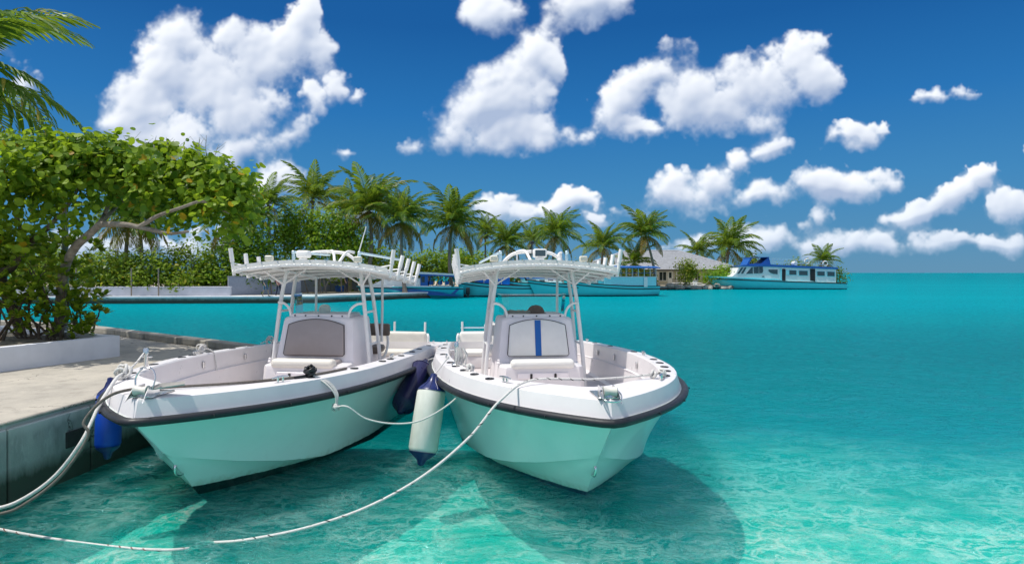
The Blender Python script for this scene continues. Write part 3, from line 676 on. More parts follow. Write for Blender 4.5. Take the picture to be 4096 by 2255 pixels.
    # --- T-top
    Tw, T1, T2 = 1.13, 3.87, 5.84; za, zb2 = 2.224, 2.075
    def tz(l, s): return lerp(za, zb2, (s-T1)/(T2-T1))+.105*(1-(l/Tw)**2)-.012
    nl, ns = 16, 8
    def sheet(dz, k=1.): return [[P(lerp(-Tw, Tw, i/nl)*k, lerp(T1, T2, j/ns), tz(lerp(-Tw, Tw, i/nl), lerp(T1, T2, j/ns))+dz) for i in range(nl+1)] for j in range(ns+1)]
    b = MB(); b.loft(sheet(.018)); b.loft(sheet(-.012), flip=True)
    up, dn = sheet(.018), sheet(-.012)
    for e in (0, -1): b.loft([up[e], dn[e]])
    b.loft([[r_[0] for r_ in up], [r_[0] for r_ in dn]]); b.loft([[r_[-1] for r_ in up], [r_[-1] for r_ in dn]])
    can = b.build('canopy', canvas_white, root, 30)
    # front valance and its snaps, lacing cord
    b = MB(); b.loft([[P(lerp(-Tw, Tw, i/nl), T1-.012, tz(lerp(-Tw, Tw, i/nl), T1)+dz) for i in range(nl+1)] for dz in (.045, -.03)]); b.build('valance', canvas_white, can)
    for i in range(9):
        l = lerp(-.95, .95, i/8); m = MB(); m.lathe([(0, 0), (.012, 0), (.008, .008)], Matrix.Translation(P(l, T1-.013, tz(l, T1)+.028)) @ Matrix.Rotation(R(90), 4, 'X'), 8); m.build('snap', steel, can)
    b = MB(); zig = []
    for i in range(41):
        l = lerp(-Tw, Tw, i/40); zig.append(P(l, T1-.022, tz(l, T1)-.012+(.018 if i % 2 else -.02)))
    b.tube(zig, .004, 4); b.build('lacing_cord', rope_white, can)
    fr = MB()
    per = [P(lerp(-Tw, Tw, i/16), T1, tz(lerp(-Tw, Tw, i/16), T1)-.035) for i in range(17)]+[P(Tw, lerp(T1, T2, j/6), tz(Tw, lerp(T1, T2, j/6))-.035) for j in range(1, 7)]
    per += [P(lerp(Tw, -Tw, i/16), T2, tz(lerp(Tw, -Tw, i/16), T2)-.035) for i in range(1, 17)]+[P(-Tw, lerp(T2, T1, j/6), tz(Tw, lerp(T2, T1, j/6))-.035) for j in range(1, 6)]
    fr.tube(per, .026, 8, closed=True)
    frame = fr.build('top_frame', white_tube, root, 60)
    for s in (4.3, 4.78, 5.3):
        m = MB(); m.tube([P(lerp(-Tw, Tw, i/12), s, tz(lerp(-Tw, Tw, i/12), s)-.035) for i in range(13)], .02, 8); m.build('crossbar', white_tube, frame, 60)
    for l in (-.58, .58):
        m = MB(); m.tube([P(l, lerp(T1, T2, j/6), tz(l, lerp(T1, T2, j/6))-.045) for j in range(7)], .022, 8); m.build('crossbar', white_tube, frame, 60)
    for i in range(8):                                    # lacing tabs along the rear edge and sides
        l = lerp(-.95, .95, i/7); m = MB(); m.rbox(P(l, T2+.01, tz(l, T2)-.06), (.05, .03, .035), .006, 1); m.build('rear_clip', white_tube, frame)
    for sg in (-1, 1):
        for j in range(7):
            s = lerp(T1+.2, T2-.15, j/6); m = MB(); m.rbox(P(sg*(Tw-.02), s, tz(Tw, s)-.065), (.035, .07, .03), .006, 1); m.build('side_clip', white_tube, frame)
    # legs
    for sg in (-1, 1):
        m = MB(); m.tube(spline([P(sg*.77, 4.38, SOLE), P(sg*.735, 4.39, .9), P(sg*.65, 4.40, 1.7), P(sg*.60, 4.42, 2.05), P(sg*.575, 4.44, tz(.575, 4.44)-.04)], 5), .031, 10); lg = m.build('front_leg', white_tube, root, 60)
        m.v = []; m = MB(); m.lathe([(0, 0), (.06, 0), (.06, .012), (.035, .02)], Matrix.Translation(P(sg*.77, 4.38, SOLE)), 12); m.build('base_plate', steel, lg)
        m = MB(); m.tube(spline([P(sg*.77, 5.02, SOLE), P(sg*.745, 4.98, .9), P(sg*.665, 4.90, 1.7), P(sg*.61, 4.86, 2.05), P(sg*.585, 4.84, tz(.58, 4.84)-.04)], 5), .029, 10); m.build('rear_leg', white_tube, root, 60)
        for z, k in ((1.58, .665), (1.08, .72)):
            m = MB(); m.tube([P(sg*k, 4.40, z), P(sg*(k+.01), 4.93, z)], .018, 8); m.build('leg_rung', white_tube, root, 60)
        m = MB(); m.tube([P(sg*.585, 5.74, 1.0), P(sg*.585, 5.76, 1.6), P(sg*.585, 5.74, tz(.585, 5.74)-.04)], .022, 8); m.build('aft_post', white_tube, root, 60)
        m = MB(); m.tube([P(sg*.60, 4.42, 1.98), P(sg*.80, 4.14, tz(.80, 4.14)-.05)], .016, 6); m.build('knee_brace', white_tube, root, 60)
        m = MB(); m.tube([P(sg*.60, 4.42, 2.0), P(sg*.25, 4.36, tz(.25, 4.36)-.05)], .014, 6); m.build('knee_brace', white_tube, root, 60)
        # five rod holders on each side edge, braced
        for i in range(5):
            s = lerp(T1+.06, T2-.12, i/4); base = P(sg*(Tw+.02), s, tz(Tw, s)-.09); tip = base+Vector((sg*.075, -.0+.05, .37)) if i else base+Vector((sg*(-.06), -.02, .40))+Vector((sg*.115, 0, 0))
            m = MB(); m.tube([base, base.lerp(tip, .5), base.lerp(tip, .505), tip], [.025, .025, .031, .031], 10); rh = m.build('rod_holder', white_tube, root, 40)
            m = MB(); m.tube([base.lerp(tip, .45), P(sg*(Tw-.20), s, tz(Tw-.2, s)+.01)], .012, 6); m.tube([base.lerp(tip, .12), P(sg*(Tw-.06), s, tz(Tw-.06, s)-.03)], .012, 6); m.build('holder_brace', white_tube, rh)
        # flood light, outrigger post
        s = T1+.12; l = sg*.66
        m = MB(); m.rbox(P(l, s, tz(l, s)+.105), (.12, .07, .085), .02, 2); fl = m.build('flood_light', mat('cream_plastic', (.72, .68, .55), .4), root, 60)
        m = MB(); m.rbox(P(l, s-.036, tz(l, s)+.105), (.10, .012, .065), .004, 1); m.build('lens', mat('ribbed_lens', (.62, .61, .52), .2, var=.3, vscale=60), fl)
        m = MB(); m.tube([P(l, s+.01, tz(l, s)), P(l, s+.01, tz(l, s)+.07)], .01, 6); m.build('bracket', black_plastic, fl)
        l = sg*.52; s = 4.55
        m = MB(); m.tube([P(l, s, tz(l, s)-.02), P(l, s, tz(l, s)+.12), P(l, s, tz(l, s)+.125), P(l, s, tz(l, s)+.24)], [.033, .033, .026, .026], 10); m.rbox(P(l, s, tz(l, s)+.25), (.05, .06, .05), .01, 1)
        op = m.build('outrigger_post', alu, root, 50)
        pole = None; q = P(l, s, tz(l, s)+.25)
        if kind == 'L': pole = [q, q+Vector((.62, .25, -.10))] if sg > 0 else [q, q+Vector((.55, .1, -.035))]
        elif sg < 0: pole = [q, q+Vector((-.32, .12, -.16))]
        if pole:
            m = MB(); m.tube([pole[0], pole[0].lerp(pole[1], .9), pole[1]], [.022, .019, .012], 10); m.build('outrigger_pole', alu, op, 60)
    # arch tube on the top
    aw = .50; s = 4.62
    def az_(l, ss=s): return tz(l, ss)+.01
    m = MB(); m.tube(spline([P(-aw, s, az_(aw)), P(-aw+.06, s, az_(aw)+.12), P(-aw+.2, s, az_(aw)+.225), P(-.1, s, az_(aw)+.255), P(.1, s, az_(aw)+.255), P(aw-.2, s, az_(aw)+.225), P(aw-.06, s, az_(aw)+.12), P(aw, s, az_(aw))], 5), .026, 8)
    arch = m.build('top_arch', white_tube, root, 60)
    x0 = -.14 if kind == 'R' else .12
    m = MB(); m.tube(spline([P(x0-.12, s-.02, az_(aw)+.25), P(x0, s-.12, az_(aw)+.26), P(x0+.07, s-.25, az_(.1)+.09), P(x0+.12, s-.34, az_(.1)+.0)], 5), .022, 8); m.build('arch_brace', white_tube, arch, 60)
    if kind == 'L':
        m = MB(); m.tube(spline([P(.42, s-.02, az_(aw)+.25), P(.34, s-.14, az_(aw)+.25), P(.27, s-.25, az_(.2)+.09), P(.22, s-.34, az_(.2)+.0)], 5), .022, 8); m.build('arch_brace', white_tube, arch, 60)
        m = MB(); m.lathe([(0, 0), (.04, 0), (.045, .03), (.02, .05), (.02, .09)], Matrix.Translation(P(.47, s, az_(.5)+.10)), 10); m.tube([P(.47, s, az_(.5)+.18), P(.60, s, az_(.5)+.66)], [.011, .006], 6); m.build('antenna', white_tube, root)
        m = MB(); m.rbox(P(-.27, s-.3, az_(.27)+.19), (.20, .15, .115), .035, 3); m.lathe([(0, 0), (.075, 0), (.055, .05), (.05, .15)], Matrix.Translation(P(-.27, s-.3, az_(.27)-.02)), 14); m.build('searchlight', white_tube, root, 50)
    else:
        m = MB(); m.rbox(P(.06, s-.3, az_(.06)+.20), (.20, .13, .13), .02, 2); m.lathe([(0, 0), (.085, 0), (.075, .05), (.07, .15)], Matrix.Translation(P(.06, s-.3, az_(.06)-.02)), 14)
        sl = m.build('searchlight', white_tube, root, 50)
        m = MB(); m.rbox(P(.06, s-.368, az_(.06)+.20), (.155, .012, .095), .006, 1); m.build('lens', tint_glass, sl)
        m = MB(); m.tube([P(-.25, s+.02, az_(aw)), P(-.25, s+.02, az_(aw)+.24)], .011, 6); m.build('navigation_light', white_tube, root)
        m = MB(); m.rbox(P(.42, s, az_(.42)+.17), (.07, .07, .09), .015, 2); m.tube([P(.42, s, az_(.42)+.12), P(.42, s, az_(.42)+.22), P(.44, s-.04, az_(.42)+.24)], [.05, .03, .02], 10); m.build('horn', white_tube, root, 50)
        m = MB(); m.tube([P(-.03, s-.1, az_(0)+.18), P(-.03, s-.1, az_(0)+.36)], .008, 6); m.rbox(P(-.03, s-.1, az_(0)+.37), (.06, .06, .05), .01, 1); m.build('anchor_light', black_plastic, root)
    # --- leaning post / helm seat
    y = 5.72
    m = MB(); m.rbox(P(0, y, .60), (1.0, .46, .44), .05, 2); pod = m.build('helm_seat_base', gel2, root, 40)
    m = MB(); m.rbox(P(0, y-.02, .875), (1.22, .48, .13), .05, 3); m.build('helm_seat', brown_vinyl if kind == 'L' else grey_vinyl, root, 60)
    m = MB(); m.rbox(P(0, y+.24, 1.19), (1.36, .09, .22), .042, 3); hb = m.build('helm_backrest', brown_vinyl if kind == 'L' else grey_vinyl, root, 60)
    for sg in (-1, 1):
        m = MB(); m.tube(spline([P(sg*.60, y-.1, .70), P(sg*.66, y-.02, .78), P(sg*.655, y+.20, .96), P(sg*.62, y+.24, 1.14)], 4), .022, 8); m.build('seat_rail', white_tube, root, 60)
    # --- aft bench
    m = MB(); m.rbox(P(0, 7.05, .50), (2.0, .46, .24), .03, 2); m.build('bench_base', gel, root, 40)
    m = MB(); m.rbox(P(0, 7.02, .665), (1.96, .44, .10), .04, 3); m.build('bench_seat', cush_m, root, 60)
    m = MB(); m.rbox(P(0, 7.42, .885), (2.16, .13, .30), .06, 3); bb = m.build('bench_backrest', cush_m, root, 60)
    for l in (-1.02, -.40, .40, 1.02):
        m = MB(); m.tube([P(l, 7.52, zf(7.5)), P(l, 7.52, 1.22)], .022, 8); m.build('stern_rod_holder', white_tube, root, 60)
    if kind == 'R':
        m = MB(); m.tube([P(-1.05, 7.52, 1.10), P(1.05, 7.52, 1.10)], .016, 8); m.build('stern_rail', alu, root, 60)
    for sg in (-1, 1):
        m = MB(); m.tube(spline([P(sg*1.12, 7.34, zf(7.3)), P(sg*1.12, 7.34, .94), P(sg*1.10, 7.38, .99)], 4), .024, 8); m.build('bench_bracket', white_tube, root, 60)
    # --- deck fittings
    def deckpt(s, sg, inn=.10): return P(sg*(bf(s)-inn), s, zf(s)+.006)
    for s in ((1.25, 1.6, 1.95, 2.35, 2.75, 3.9, 5.2, 6.2) if kind == 'R' else (1.35, 2.1, 2.9, 3.2, 3.7, 4.4, 5.0, 6.0)):
        for sg in (-1, 1):
            q = deckpt(s, sg, .11); m = MB()
            m.lathe([(0, 0), (.048, 0), (.046, .008), (.03, .010), (.026, .004), (0, .003)], Matrix.Translation(q) @ Matrix.Diagonal((1, 1.25, 1, 1)), 14); fl = m.build('flush_rod_holder', black_plastic, root, 40)
    for s in (1.0, 3.3, 6.7):
        for sg in (-1, 1):
            q = deckpt(s, sg, .12); m = MB(); a = math.atan2(bf(s+.05)-bf(s), .05)*sg
            M = Matrix.Translation(q) @ Matrix.Rotation(-a, 4, 'Z')
            m.tube([M @ Vector((0, -.10, .045)), M @ Vector((0, -.03, .05)), M @ Vector((0, .03, .05)), M @ Vector((0, .10, .045))], [.007, .013, .013, .007], 8)
            for yy in (-.03, .03): m.tube([M @ Vector((0, yy, 0)), M @ Vector((0, yy, .05))], .012, 8)
            m.build('cleat', steel, root, 60)
    # upright mooring posts near the starboard bow shoulder
    for s in ((1.75,) if kind == 'L' else (2.55,)):
        q = deckpt(s, -1, .15); m = MB(); hh = .21 if kind == 'L' else .26
        m.lathe([(0, 0), (.06, 0), (.05, .012), (.022, .02), (.022, hh-.05), (.03, hh-.05), (.03, hh), (.022, hh+.02), (0, hh+.02)], Matrix.Translation(q), 12)
        m.tube([q+Vector((-.07, 0, hh-.08)), q+Vector((.07, 0, hh-.08))], .009, 6); m.build('mooring_post', steel, root, 50)
    # anchor roller on the stem
    q = P(.0, .13, zf(0)+.01)
    ar = MB(); ar.rbox(q+Vector((0, .06, .004)), (.20, .34, .012), .004, 1)
    for sg in (-1, 1): ar.prism([q+Vector((sg*.06, -.16, .0)), q+Vector((sg*.06, .06, .0)), q+Vector((sg*.06, .05, .09)), q+Vector((sg*.06, -.10, .085)), q+Vector((sg*.075, -.2, -.03))], (sg*.006, 0, 0))
    aro = ar.build('anchor_roller', steel, root, 40)
    m = MB(); m.lathe([(0, -.055), (.045, -.055), (.028, 0), (.045, .055), (0, .055)], Matrix.Translation(q+Vector((0, -.09, .055))) @ Matrix.Rotation(R(90), 4, 'Y'), 14); m.build('roller', cream_vinyl, aro, 50)
    if kind == 'L': hoop = [q+Vector((-.07, -.06, .06)), q+Vector((-.085, -.04, .15)), q+Vector((-.05, -.02, .22)), q+Vector((.0, -.02, .235)), q+Vector((.05, -.02, .22)), q+Vector((.085, -.04, .15)), q+Vector((.07, -.06, .06))]
    else: hoop = [q+Vector((-.07, -.06, .06)), q+Vector((-.09, -.13, .03)), q+Vector((-.06, -.20, .0)), q+Vector((.0, -.215, -.01)), q+Vector((.06, -.20, .0)), q+Vector((.09, -.13, .03)), q+Vector((.07, -.06, .06))]
    m = MB(); m.tube(spline(hoop, 4), .007, 6); m.build('keeper_bail', steel, aro, 60)
    if kind == 'L':
        m = MB(); m.prism([q+Vector((.03, -.06, .05)), q+Vector((.30, .03, .085)), q+Vector((.26, .10, .10)), q+Vector((.03, .10, .075))], (0, 0, .010)); m.build('anchor_plate', mat('worn_galvanised', (.45, .43, .40), .5, .7, var=.3), aro)
    # bow eye low on the stem
    s = .62; e0 = P(0, s-.015, keel(s)+.02)
    m = MB(); m.tube(spline([e0+Vector((0, .04, .07)), e0+Vector((0, -.045, .05)), e0+Vector((0, -.06, 0)), e0+Vector((0, -.02, -.05)), e0+Vector((0, .07, -.07))], 4), .012, 8); m.rbox(e0+Vector((0, .0, .06)), (.03, .05, .06), .008, 1); m.build('bow_eye', steel, root, 60)
    # inside lockers on the liner
    for sg in (-1, 1):
        for s in (3.3, 4.6, 5.6):
            l = opening(s)-.022; m = MB(); a = math.atan2(opening(s+.05)-opening(s-.05), .1)*sg
            m.rbox(P(sg*l, s, zf(s)-.13), (.02, .05, .09), .006, 1, rot=Matrix.Rotation(-a, 3, 'Z')); m.build('liner_latch', steel, root)
        m = MB(); pts_ = [P(sg*(opening(s)-.03), s, zf(s)-.25) for s in (1.3, 1.7, 2.2, 2.8, 3.5, 4.5, 5.5, 6.5, 7.0)]; m.tube(pts_, .010, 6); m.build('toe_rail', gel2, deck, 60)
    return root
POSE_R = (.812, 5.21, -.108, .007, 0.)
POSE_L = (-3.131, 5.229, .043, .008, -.013)
boat_r = make_boat('centre_console_boat', 'white centre-console boat with blue-striped grey cushion, bow towards the viewer', POSE_R, 'R')
boat_l = make_boat('centre_console_boat', 'white centre-console boat with plain taupe cushion, moored along the quay', POSE_L, 'L')
def BP(pose, l, s, z):                       # boat coordinates -> world
    (X, Y, psi, pit, rol) = pose; c, sn = math.cos(psi), math.sin(psi)
    return Vector((X+s*sn+l*c, Y+s*c-l*sn, z-(s-4)*math.tan(pit)+l*rol))

# ------------------------------------------------------------------ fenders
def fender(name, label, top, bot, r, m_body, m_end, rope_to, ends=True):
    top = Vector(top); bot = Vector(bot); ax = (bot-top); L = ax.length; q = ax.to_track_quat('-Z', 'Y')
    root = thing(name, label, 'fender', bot, (0, 0, 0), 'fenders hung between the boats and the quay')
    M = Matrix.Translation(top-bot) @ q.to_matrix().to_4x4()
    e = r*.62
    b = MB(); prof = [(r*.30, -.02-e*.1), (r*.62, -e*.55), (r*.9, -e*.95), (r, -e*1.25), (r*1.01, -L*.5), (r, -L+e*1.2), (r*.9, -L+e*.85), (r*.62, -L+e*.4), (r*.34, -L+.02)]
    b.lathe([(p, z) for p, z in prof][::-1], M, 24); body = b.build('body', m_body, root, 60)
    for k in (0, 1):
        b = MB()
        if k == 0: pr = [(r*.99, -e*1.05), (r*.94, -e*.9), (r*.76, -e*.6), (r*.42, -e*.1), (r*.26, .05), (r*.22, .09), (0, .10)]
        else: pr = [(0, -L-.07), (r*.20, -L-.06), (r*.34, -L+.0), (r*.66, -L+e*.36), (r*.86, -L+e*.62), (r*.95, -L+e*.8)]
        b.lathe(pr, M, 24); cap = b.build('end_cap', m_end, root, 60)
        for j in range(10 if k == 0 else 6):          # moulded ribs on the neck
            a = 2*math.pi*j/(10 if k == 0 else 6); mm = MB()
            zz = [-e*.9, -e*.6, -e*.1, .05] if k == 0 else [-L+e*.7, -L+e*.38, -L, -L-.05]; rr = [r*.93, r*.78, r*.44, r*.28] if k == 0 else [r*.9, r*.68, r*.36, r*.22]
            mm.tube([M @ Vector((p*math.cos(a), p*math.sin(a), z)) for p, z in zip(rr, zz)], r*.03, 5); mm.build('rib', m_end, cap, 60)
    b = MB(); t0 = Vector((0, 0, 0))+M @ Vector((0, 0, .09)); pts = [Vector(p)-bot for p in rope_to]
    b.tube([t0]+pts, .009, 6); b.build('lanyard', rope_white, root, 60)
    return root
fender('fender', 'scuffed white cylindrical fender with navy ends hanging off the right boat', W(433, 381, 7.35), W(421.5, 459, 7.1), .165, white_fender, dark_blue, [W(437, 371, 7.5), BP(POSE_R, -1.32, 2.55, zf(2.5)+.1)])
fender('fender', 'dark navy fender squeezed at a slant between the two boats', W(424, 364, 9.15), W(401, 409, 8.35), .165, navy_fender, navy_fender, [BP(POSE_R, -1.42, 4.2, zf(4.2)-.03)])
fender('fender', 'bright blue fender hanging at the left boat against the quay wall', W(110, 386, 6.62), W(107.5, 452, 6.5), .12, blue_fender, dark_blue, [W(112, 378, 6.75), BP(POSE_L, -1.05, 1.5, zf(1.5)+.02)])

# ------------------------------------------------------------------ ropes
def rope(name, label, pts, r, m, fleck=None, n=10, kinks=None):
    P_ = spline(pts, n); base = Vector((P_[0].x, P_[0].y, P_[0].z))
    root = thing(name, label, 'rope', base)
    b = MB(); loc = [p-base for p in P_]; b.tube(loc, r, 8); ro = b.build('strand', m, root, 60)
    if fleck:                                   # coloured tracer yarn winding round the rope
        dense = []
        for i in range(len(loc)-1):
            k = max(1, int((loc[i+1]-loc[i]).length/.012))
            dense += [loc[i].lerp(loc[i+1], j/k) for j in range(k)]
        b = MB(); acc = 0.; on = []; prev = None
        for i in range(1, len(dense)-1):
            acc += (dense[i]-dense[i-1]).length
            t = (dense[i+1]-dense[i-1]).normalized(); s1 = t.cross(Vector((0, 0, 1))); s1.normalize(); s2 = t.cross(s1)
            a = acc*2*math.pi/.11
            on.append(dense[i]+(s1*math.cos(a)+s2*math.sin(a))*(r*.80))
        seg = []
        for i in range(0, len(on)-3, 9): b.tube(on[i:i+4], r*.42, 5)
        ty = b.build('tracer_yarn', fleck, root, 60); ty['kind'] = 'stuff'
    return root
def knot(root, c, r, size, m, seed, name='knot', loops=4):
    base = root.location; b = MB(); rr = random.Random(seed)
    for k in range(loops):
        q = Euler((rr.uniform(0, 3), rr.uniform(0, 3), rr.uniform(0, 3))).to_matrix(); off = Vector((rr.uniform(-.3, .3), rr.uniform(-.3, .3), rr.uniform(-.1, .3)))*size
        b.tube([Vector(c)-base+off+q @ Vector((math.cos(a)*size*rr.uniform(.8, 1.1), math.sin(a)*size*.75, .15*size*math.sin(2*a))) for a in [2*math.pi*i/14 for i in range(14)]], r, 6, closed=True)
    return b.build(name, m, root, 60)
black_fleck = mat('black_yarn', (.02, .02, .02), .9); red_fleck = mat('rust_yarn', (.18, .05, .03), .9)
# long flecked line: right boat's port cleat, over the foredeck, down into the water, up again at lower left
cl = BP(POSE_R, bf(1.15)-.14, 1.15, zf(1)+.05)
edge = BP(POSE_R, -.55, .82, zf(.7)+.05)
pts = [cl, BP(POSE_R, .55, 1.0, zf(.9)+.045), BP(POSE_R, .05, .90, zf(.8)+.035), edge, W(500, 400, 5.55), W(470, 436, 5.3), W(425, 474, 5.05), W(370, 505, 4.9), W(310, 526, 4.8), W(250, 538.5, 4.78), G(216, 541.5, 0.0), G(204, 541, -.10), G(196, 540, -.25)]
r1 = rope('mooring_line', 'long white rope with dark flecks from the right boat bow into the water', pts, .0115, rope_white, black_fleck)
knot(r1, BP(POSE_R, .72, 1.07, zf(1)+.05), .012, .035, rope_white, 3); knot(r1, cl, .012, .04, rope_white, 4)
r2 = rope('mooring_line', 'rope with rust-coloured flecks floating at the lower left corner', [W(-60, 515, 5.3), W(0, 528.5, 5.2), W(60, 539, 5.13), W(120, 546.5, 5.0), G(160, 549, .012), G(186, 548, .0), G(200, 545, -.10), G(208, 541, -.25)], .0115, rope_white, red_fleck)
# two lines from the left bow to the quay on the left
pk = BP(POSE_L, -(bf(1.0)-.12), 1.0, zf(1)+.06)
r3 = rope('mooring_line', 'thick white rope sagging from the left boat bow to the quay', [pk, W(117, 377, 6.05), W(108, 390, 5.78), W(99, 405, 5.58), W(82, 440, 5.3), W(56, 474, 5.2), W(25, 497, 5.1), W(-5, 508, 5.05), W(-60, 512, 5.0)], .0155, rope_white)
knot(r3, pk, .015, .07, rope_white, 5, loops=6)
po = BP(POSE_L, -(bf(1.75)-.15), 1.75, zf(1.75)+.18)
rb = BP(POSE_L, -.72, .9, zf(1)-.30)
r3b = rope('mooring_line', 'thin white lashing from the short bow post to the left boat cleat', [po, po.lerp(pk, .5)+Vector((0, 0, -.02)), pk, BP(POSE_L, -.78, .95, zf(1)+.03), BP(POSE_L, -.70, .98, zf(1)-.12), rb], .010, rope_white, black_fleck)
gw = lambda s, f=.35: lerp(opening(s), bf(s), f)
r4 = rope('mooring_line', 'weathered dark rope running over the left boat bow roller', [BP(POSE_L, gw(2.0), 2.0, zf(2)+.022), BP(POSE_L, gw(1.6), 1.6, zf(1.6)+.022), BP(POSE_L, gw(1.25), 1.25, zf(1.2)+.022), BP(POSE_L, gw(1.0), 1.0, zf(1)+.022), BP(POSE_L, .40, .72, zf(.7)+.024), BP(POSE_L, .05, .45, zf(.4)+.03), BP(POSE_L, -.22, .24, zf(.2)+.035), BP(POSE_L, -.36, .12, zf(0)-.03), BP(POSE_L, -.46, .02, zf(0)-.2), W(88, 436, 5.25), W(62, 474, 5.15), W(30, 500, 5.05), W(0, 513, 5.0), W(-60, 517, 4.95)], .013, rope_dark)
# line tying the boats together
ka = BP(POSE_L, bf(1.36)-.10, 1.36, zf(1.36)+.03); kb = BP(POSE_R, -(bf(1.9)-.16), 1.9, zf(1.9)+.04)
sp1 = BP(POSE_L, bf(1.36)+.17, 1.33, zf(1.36)-.30)
r5 = rope('mooring_line', 'white rope hanging in a loop between the two boats', [sp1, W(347, 406, 6.45), W(366, 418, 6.5), W(393, 423, 6.55), W(420, 420, 6.6), W(447, 405, 6.6), W(466, 386, 6.7), kb], .0095, rope_white)
knot(r5, sp1, .011, .035, rope_white, 8); knot(r5, kb, .011, .045, rope_white, 9, loops=6)
base5 = r5.location
for dx in (-.02, .02, .05):
    b = MB(); b.tube(spline([ka-base5, BP(POSE_L, bf(1.36)+.06+dx*.2, 1.36+dx, zf(1.36)-.05)-base5, BP(POSE_L, bf(1.36)+.165, 1.35+dx, zf(1.36)-.17)-base5, sp1-base5], 6), .010, 6); b.build('spliced_loop', rope_white, r5, 60)
r6 = rope('fender_cord_coil', 'black cord heaped on the left boat port gunwale', [BP(POSE_L, gw(1.2, .4), 1.2, zf(1.2)+.02), BP(POSE_L, gw(1.4, .6), 1.4, zf(1.4)+.03), BP(POSE_L, gw(1.15, .3), 1.15, zf(1.1)+.02), BP(POSE_L, gw(.95, .3), .95, zf(.9)+.016), BP(POSE_L, gw(.85, .3), .85, zf(.8)+.014)], .011, black_plastic)
knot(r6, BP(POSE_L, gw(1.36, .5), 1.36, zf(1.36)+.06), .014, .055, black_plastic, 11, loops=7)
# coil of pale line round the right boat's post
mp = BP(POSE_R, -(bf(2.55)-.15), 2.55, zf(2.5))
r7 = rope('rope_hank', 'hank of grey line hanging on the post of the right boat', [mp+Vector((.03, -.02, .20)), mp+Vector((.05, -.04, .12)), mp+Vector((.06, -.06, .03)), mp+Vector((.15, -.12, .015)), mp+Vector((.02, -.2, .012))], .010, rope_white)
b7 = r7.location
for k in range(16):
    rr = random.Random(k); b = MB(); o = Vector((rr.uniform(-.02, .09), rr.uniform(-.07, .03), 0))
    b.tube([mp-b7+o+Vector((0, 0, .21)), mp-b7+o*1.5+Vector((.01, -.01, .12)), mp-b7+o*1.2+Vector((rr.uniform(-.03, .03), -.02, .02))], .008, 5); b.build('turn', rope_white, r7, 60)
r8 = rope('rope_tangle', 'small tangle of pale rope on the far rail of the left boat', [BP(POSE_L, -(bf(3.4)-.1), 3.3, zf(3.3)+.03), BP(POSE_L, -(bf(3.5)-.12), 3.55, zf(3.5)+.07), BP(POSE_L, -(bf(3.6)-.2), 3.65, zf(3.6)+.02), BP(POSE_L, -(bf(3.6)-.235), 3.66, zf(3.6)-.12), BP(POSE_L, -(bf(3.6)-.25), 3.66, zf(3.6)-.26)], .009, rope_white)
knot(r8, BP(POSE_L, -(bf(3.5)-.12), 3.5, zf(3.5)+.06), .009, .07, rope_white, 12, loops=5)
r9 = rope('rope_tangle', 'knot of pale rope near the console on the far rail', [BP(POSE_L, -(bf(5.6)-.1), 5.4, zf(5.4)+.03), BP(POSE_L, -(bf(5.7)-.12), 5.75, zf(5.7)+.07), BP(POSE_L, -(bf(5.8)-.1), 6.1, zf(6)+.03)], .009, rope_white)
knot(r9, BP(POSE_L, -(bf(5.7)-.12), 5.7, zf(5.7)+.06), .009, .08, rope_white, 13, loops=5)
# cap and cloths left on the right boat's dash
hp = BP(POSE_R, .03, 4.55, 1.50+.056)
hat = thing('cap', 'brown cap lying on the right boat console behind the windshield', 'cap', hp)
b = MB(); b.lathe([(0, 0), (.135, 0), (.13, .04), (.105, .085), (.06, .115), (0, .125)], Matrix.Diagonal((1, .95, 1, 1)), 20); b.build('crown', mat('brown_cloth', (.15, .075, .05), .85, var=.2, bump=.2), hat, 60)
b = MB(); b.loft([[Vector((math.cos(a)*r_, math.sin(a)*r_*1.1-.03*(r_ > .14), .012-(.02 if r_ > .14 else 0))) for a in [math.pi+math.pi*i/10 for i in range(11)]] for r_ in (.125, .19)]); b.build('brim', MATS['brown_cloth'], hat, 60)
cl_ = MB(); rows = []
for i in range(13):
    rows.append([(-.20+.40*i/12, -.10+.2*j/6, max(0, .045*mnoise.noise(Vector((i*.55, j*.6, 2)))+.03)*(0 if i in (0, 12) or j in (0, 6) else 1)) for j in range(7)])
cl_.loft(rows); o = cl_.build('cloth', mat('beige_cloth', (.40, .34, .28), .9, var=.25, bump=.3), None, 60); o.location = BP(POSE_R, -.24, 4.55, 1.558); tag(o, 'crumpled beige cloth beside the cap on the console', 'cloth')

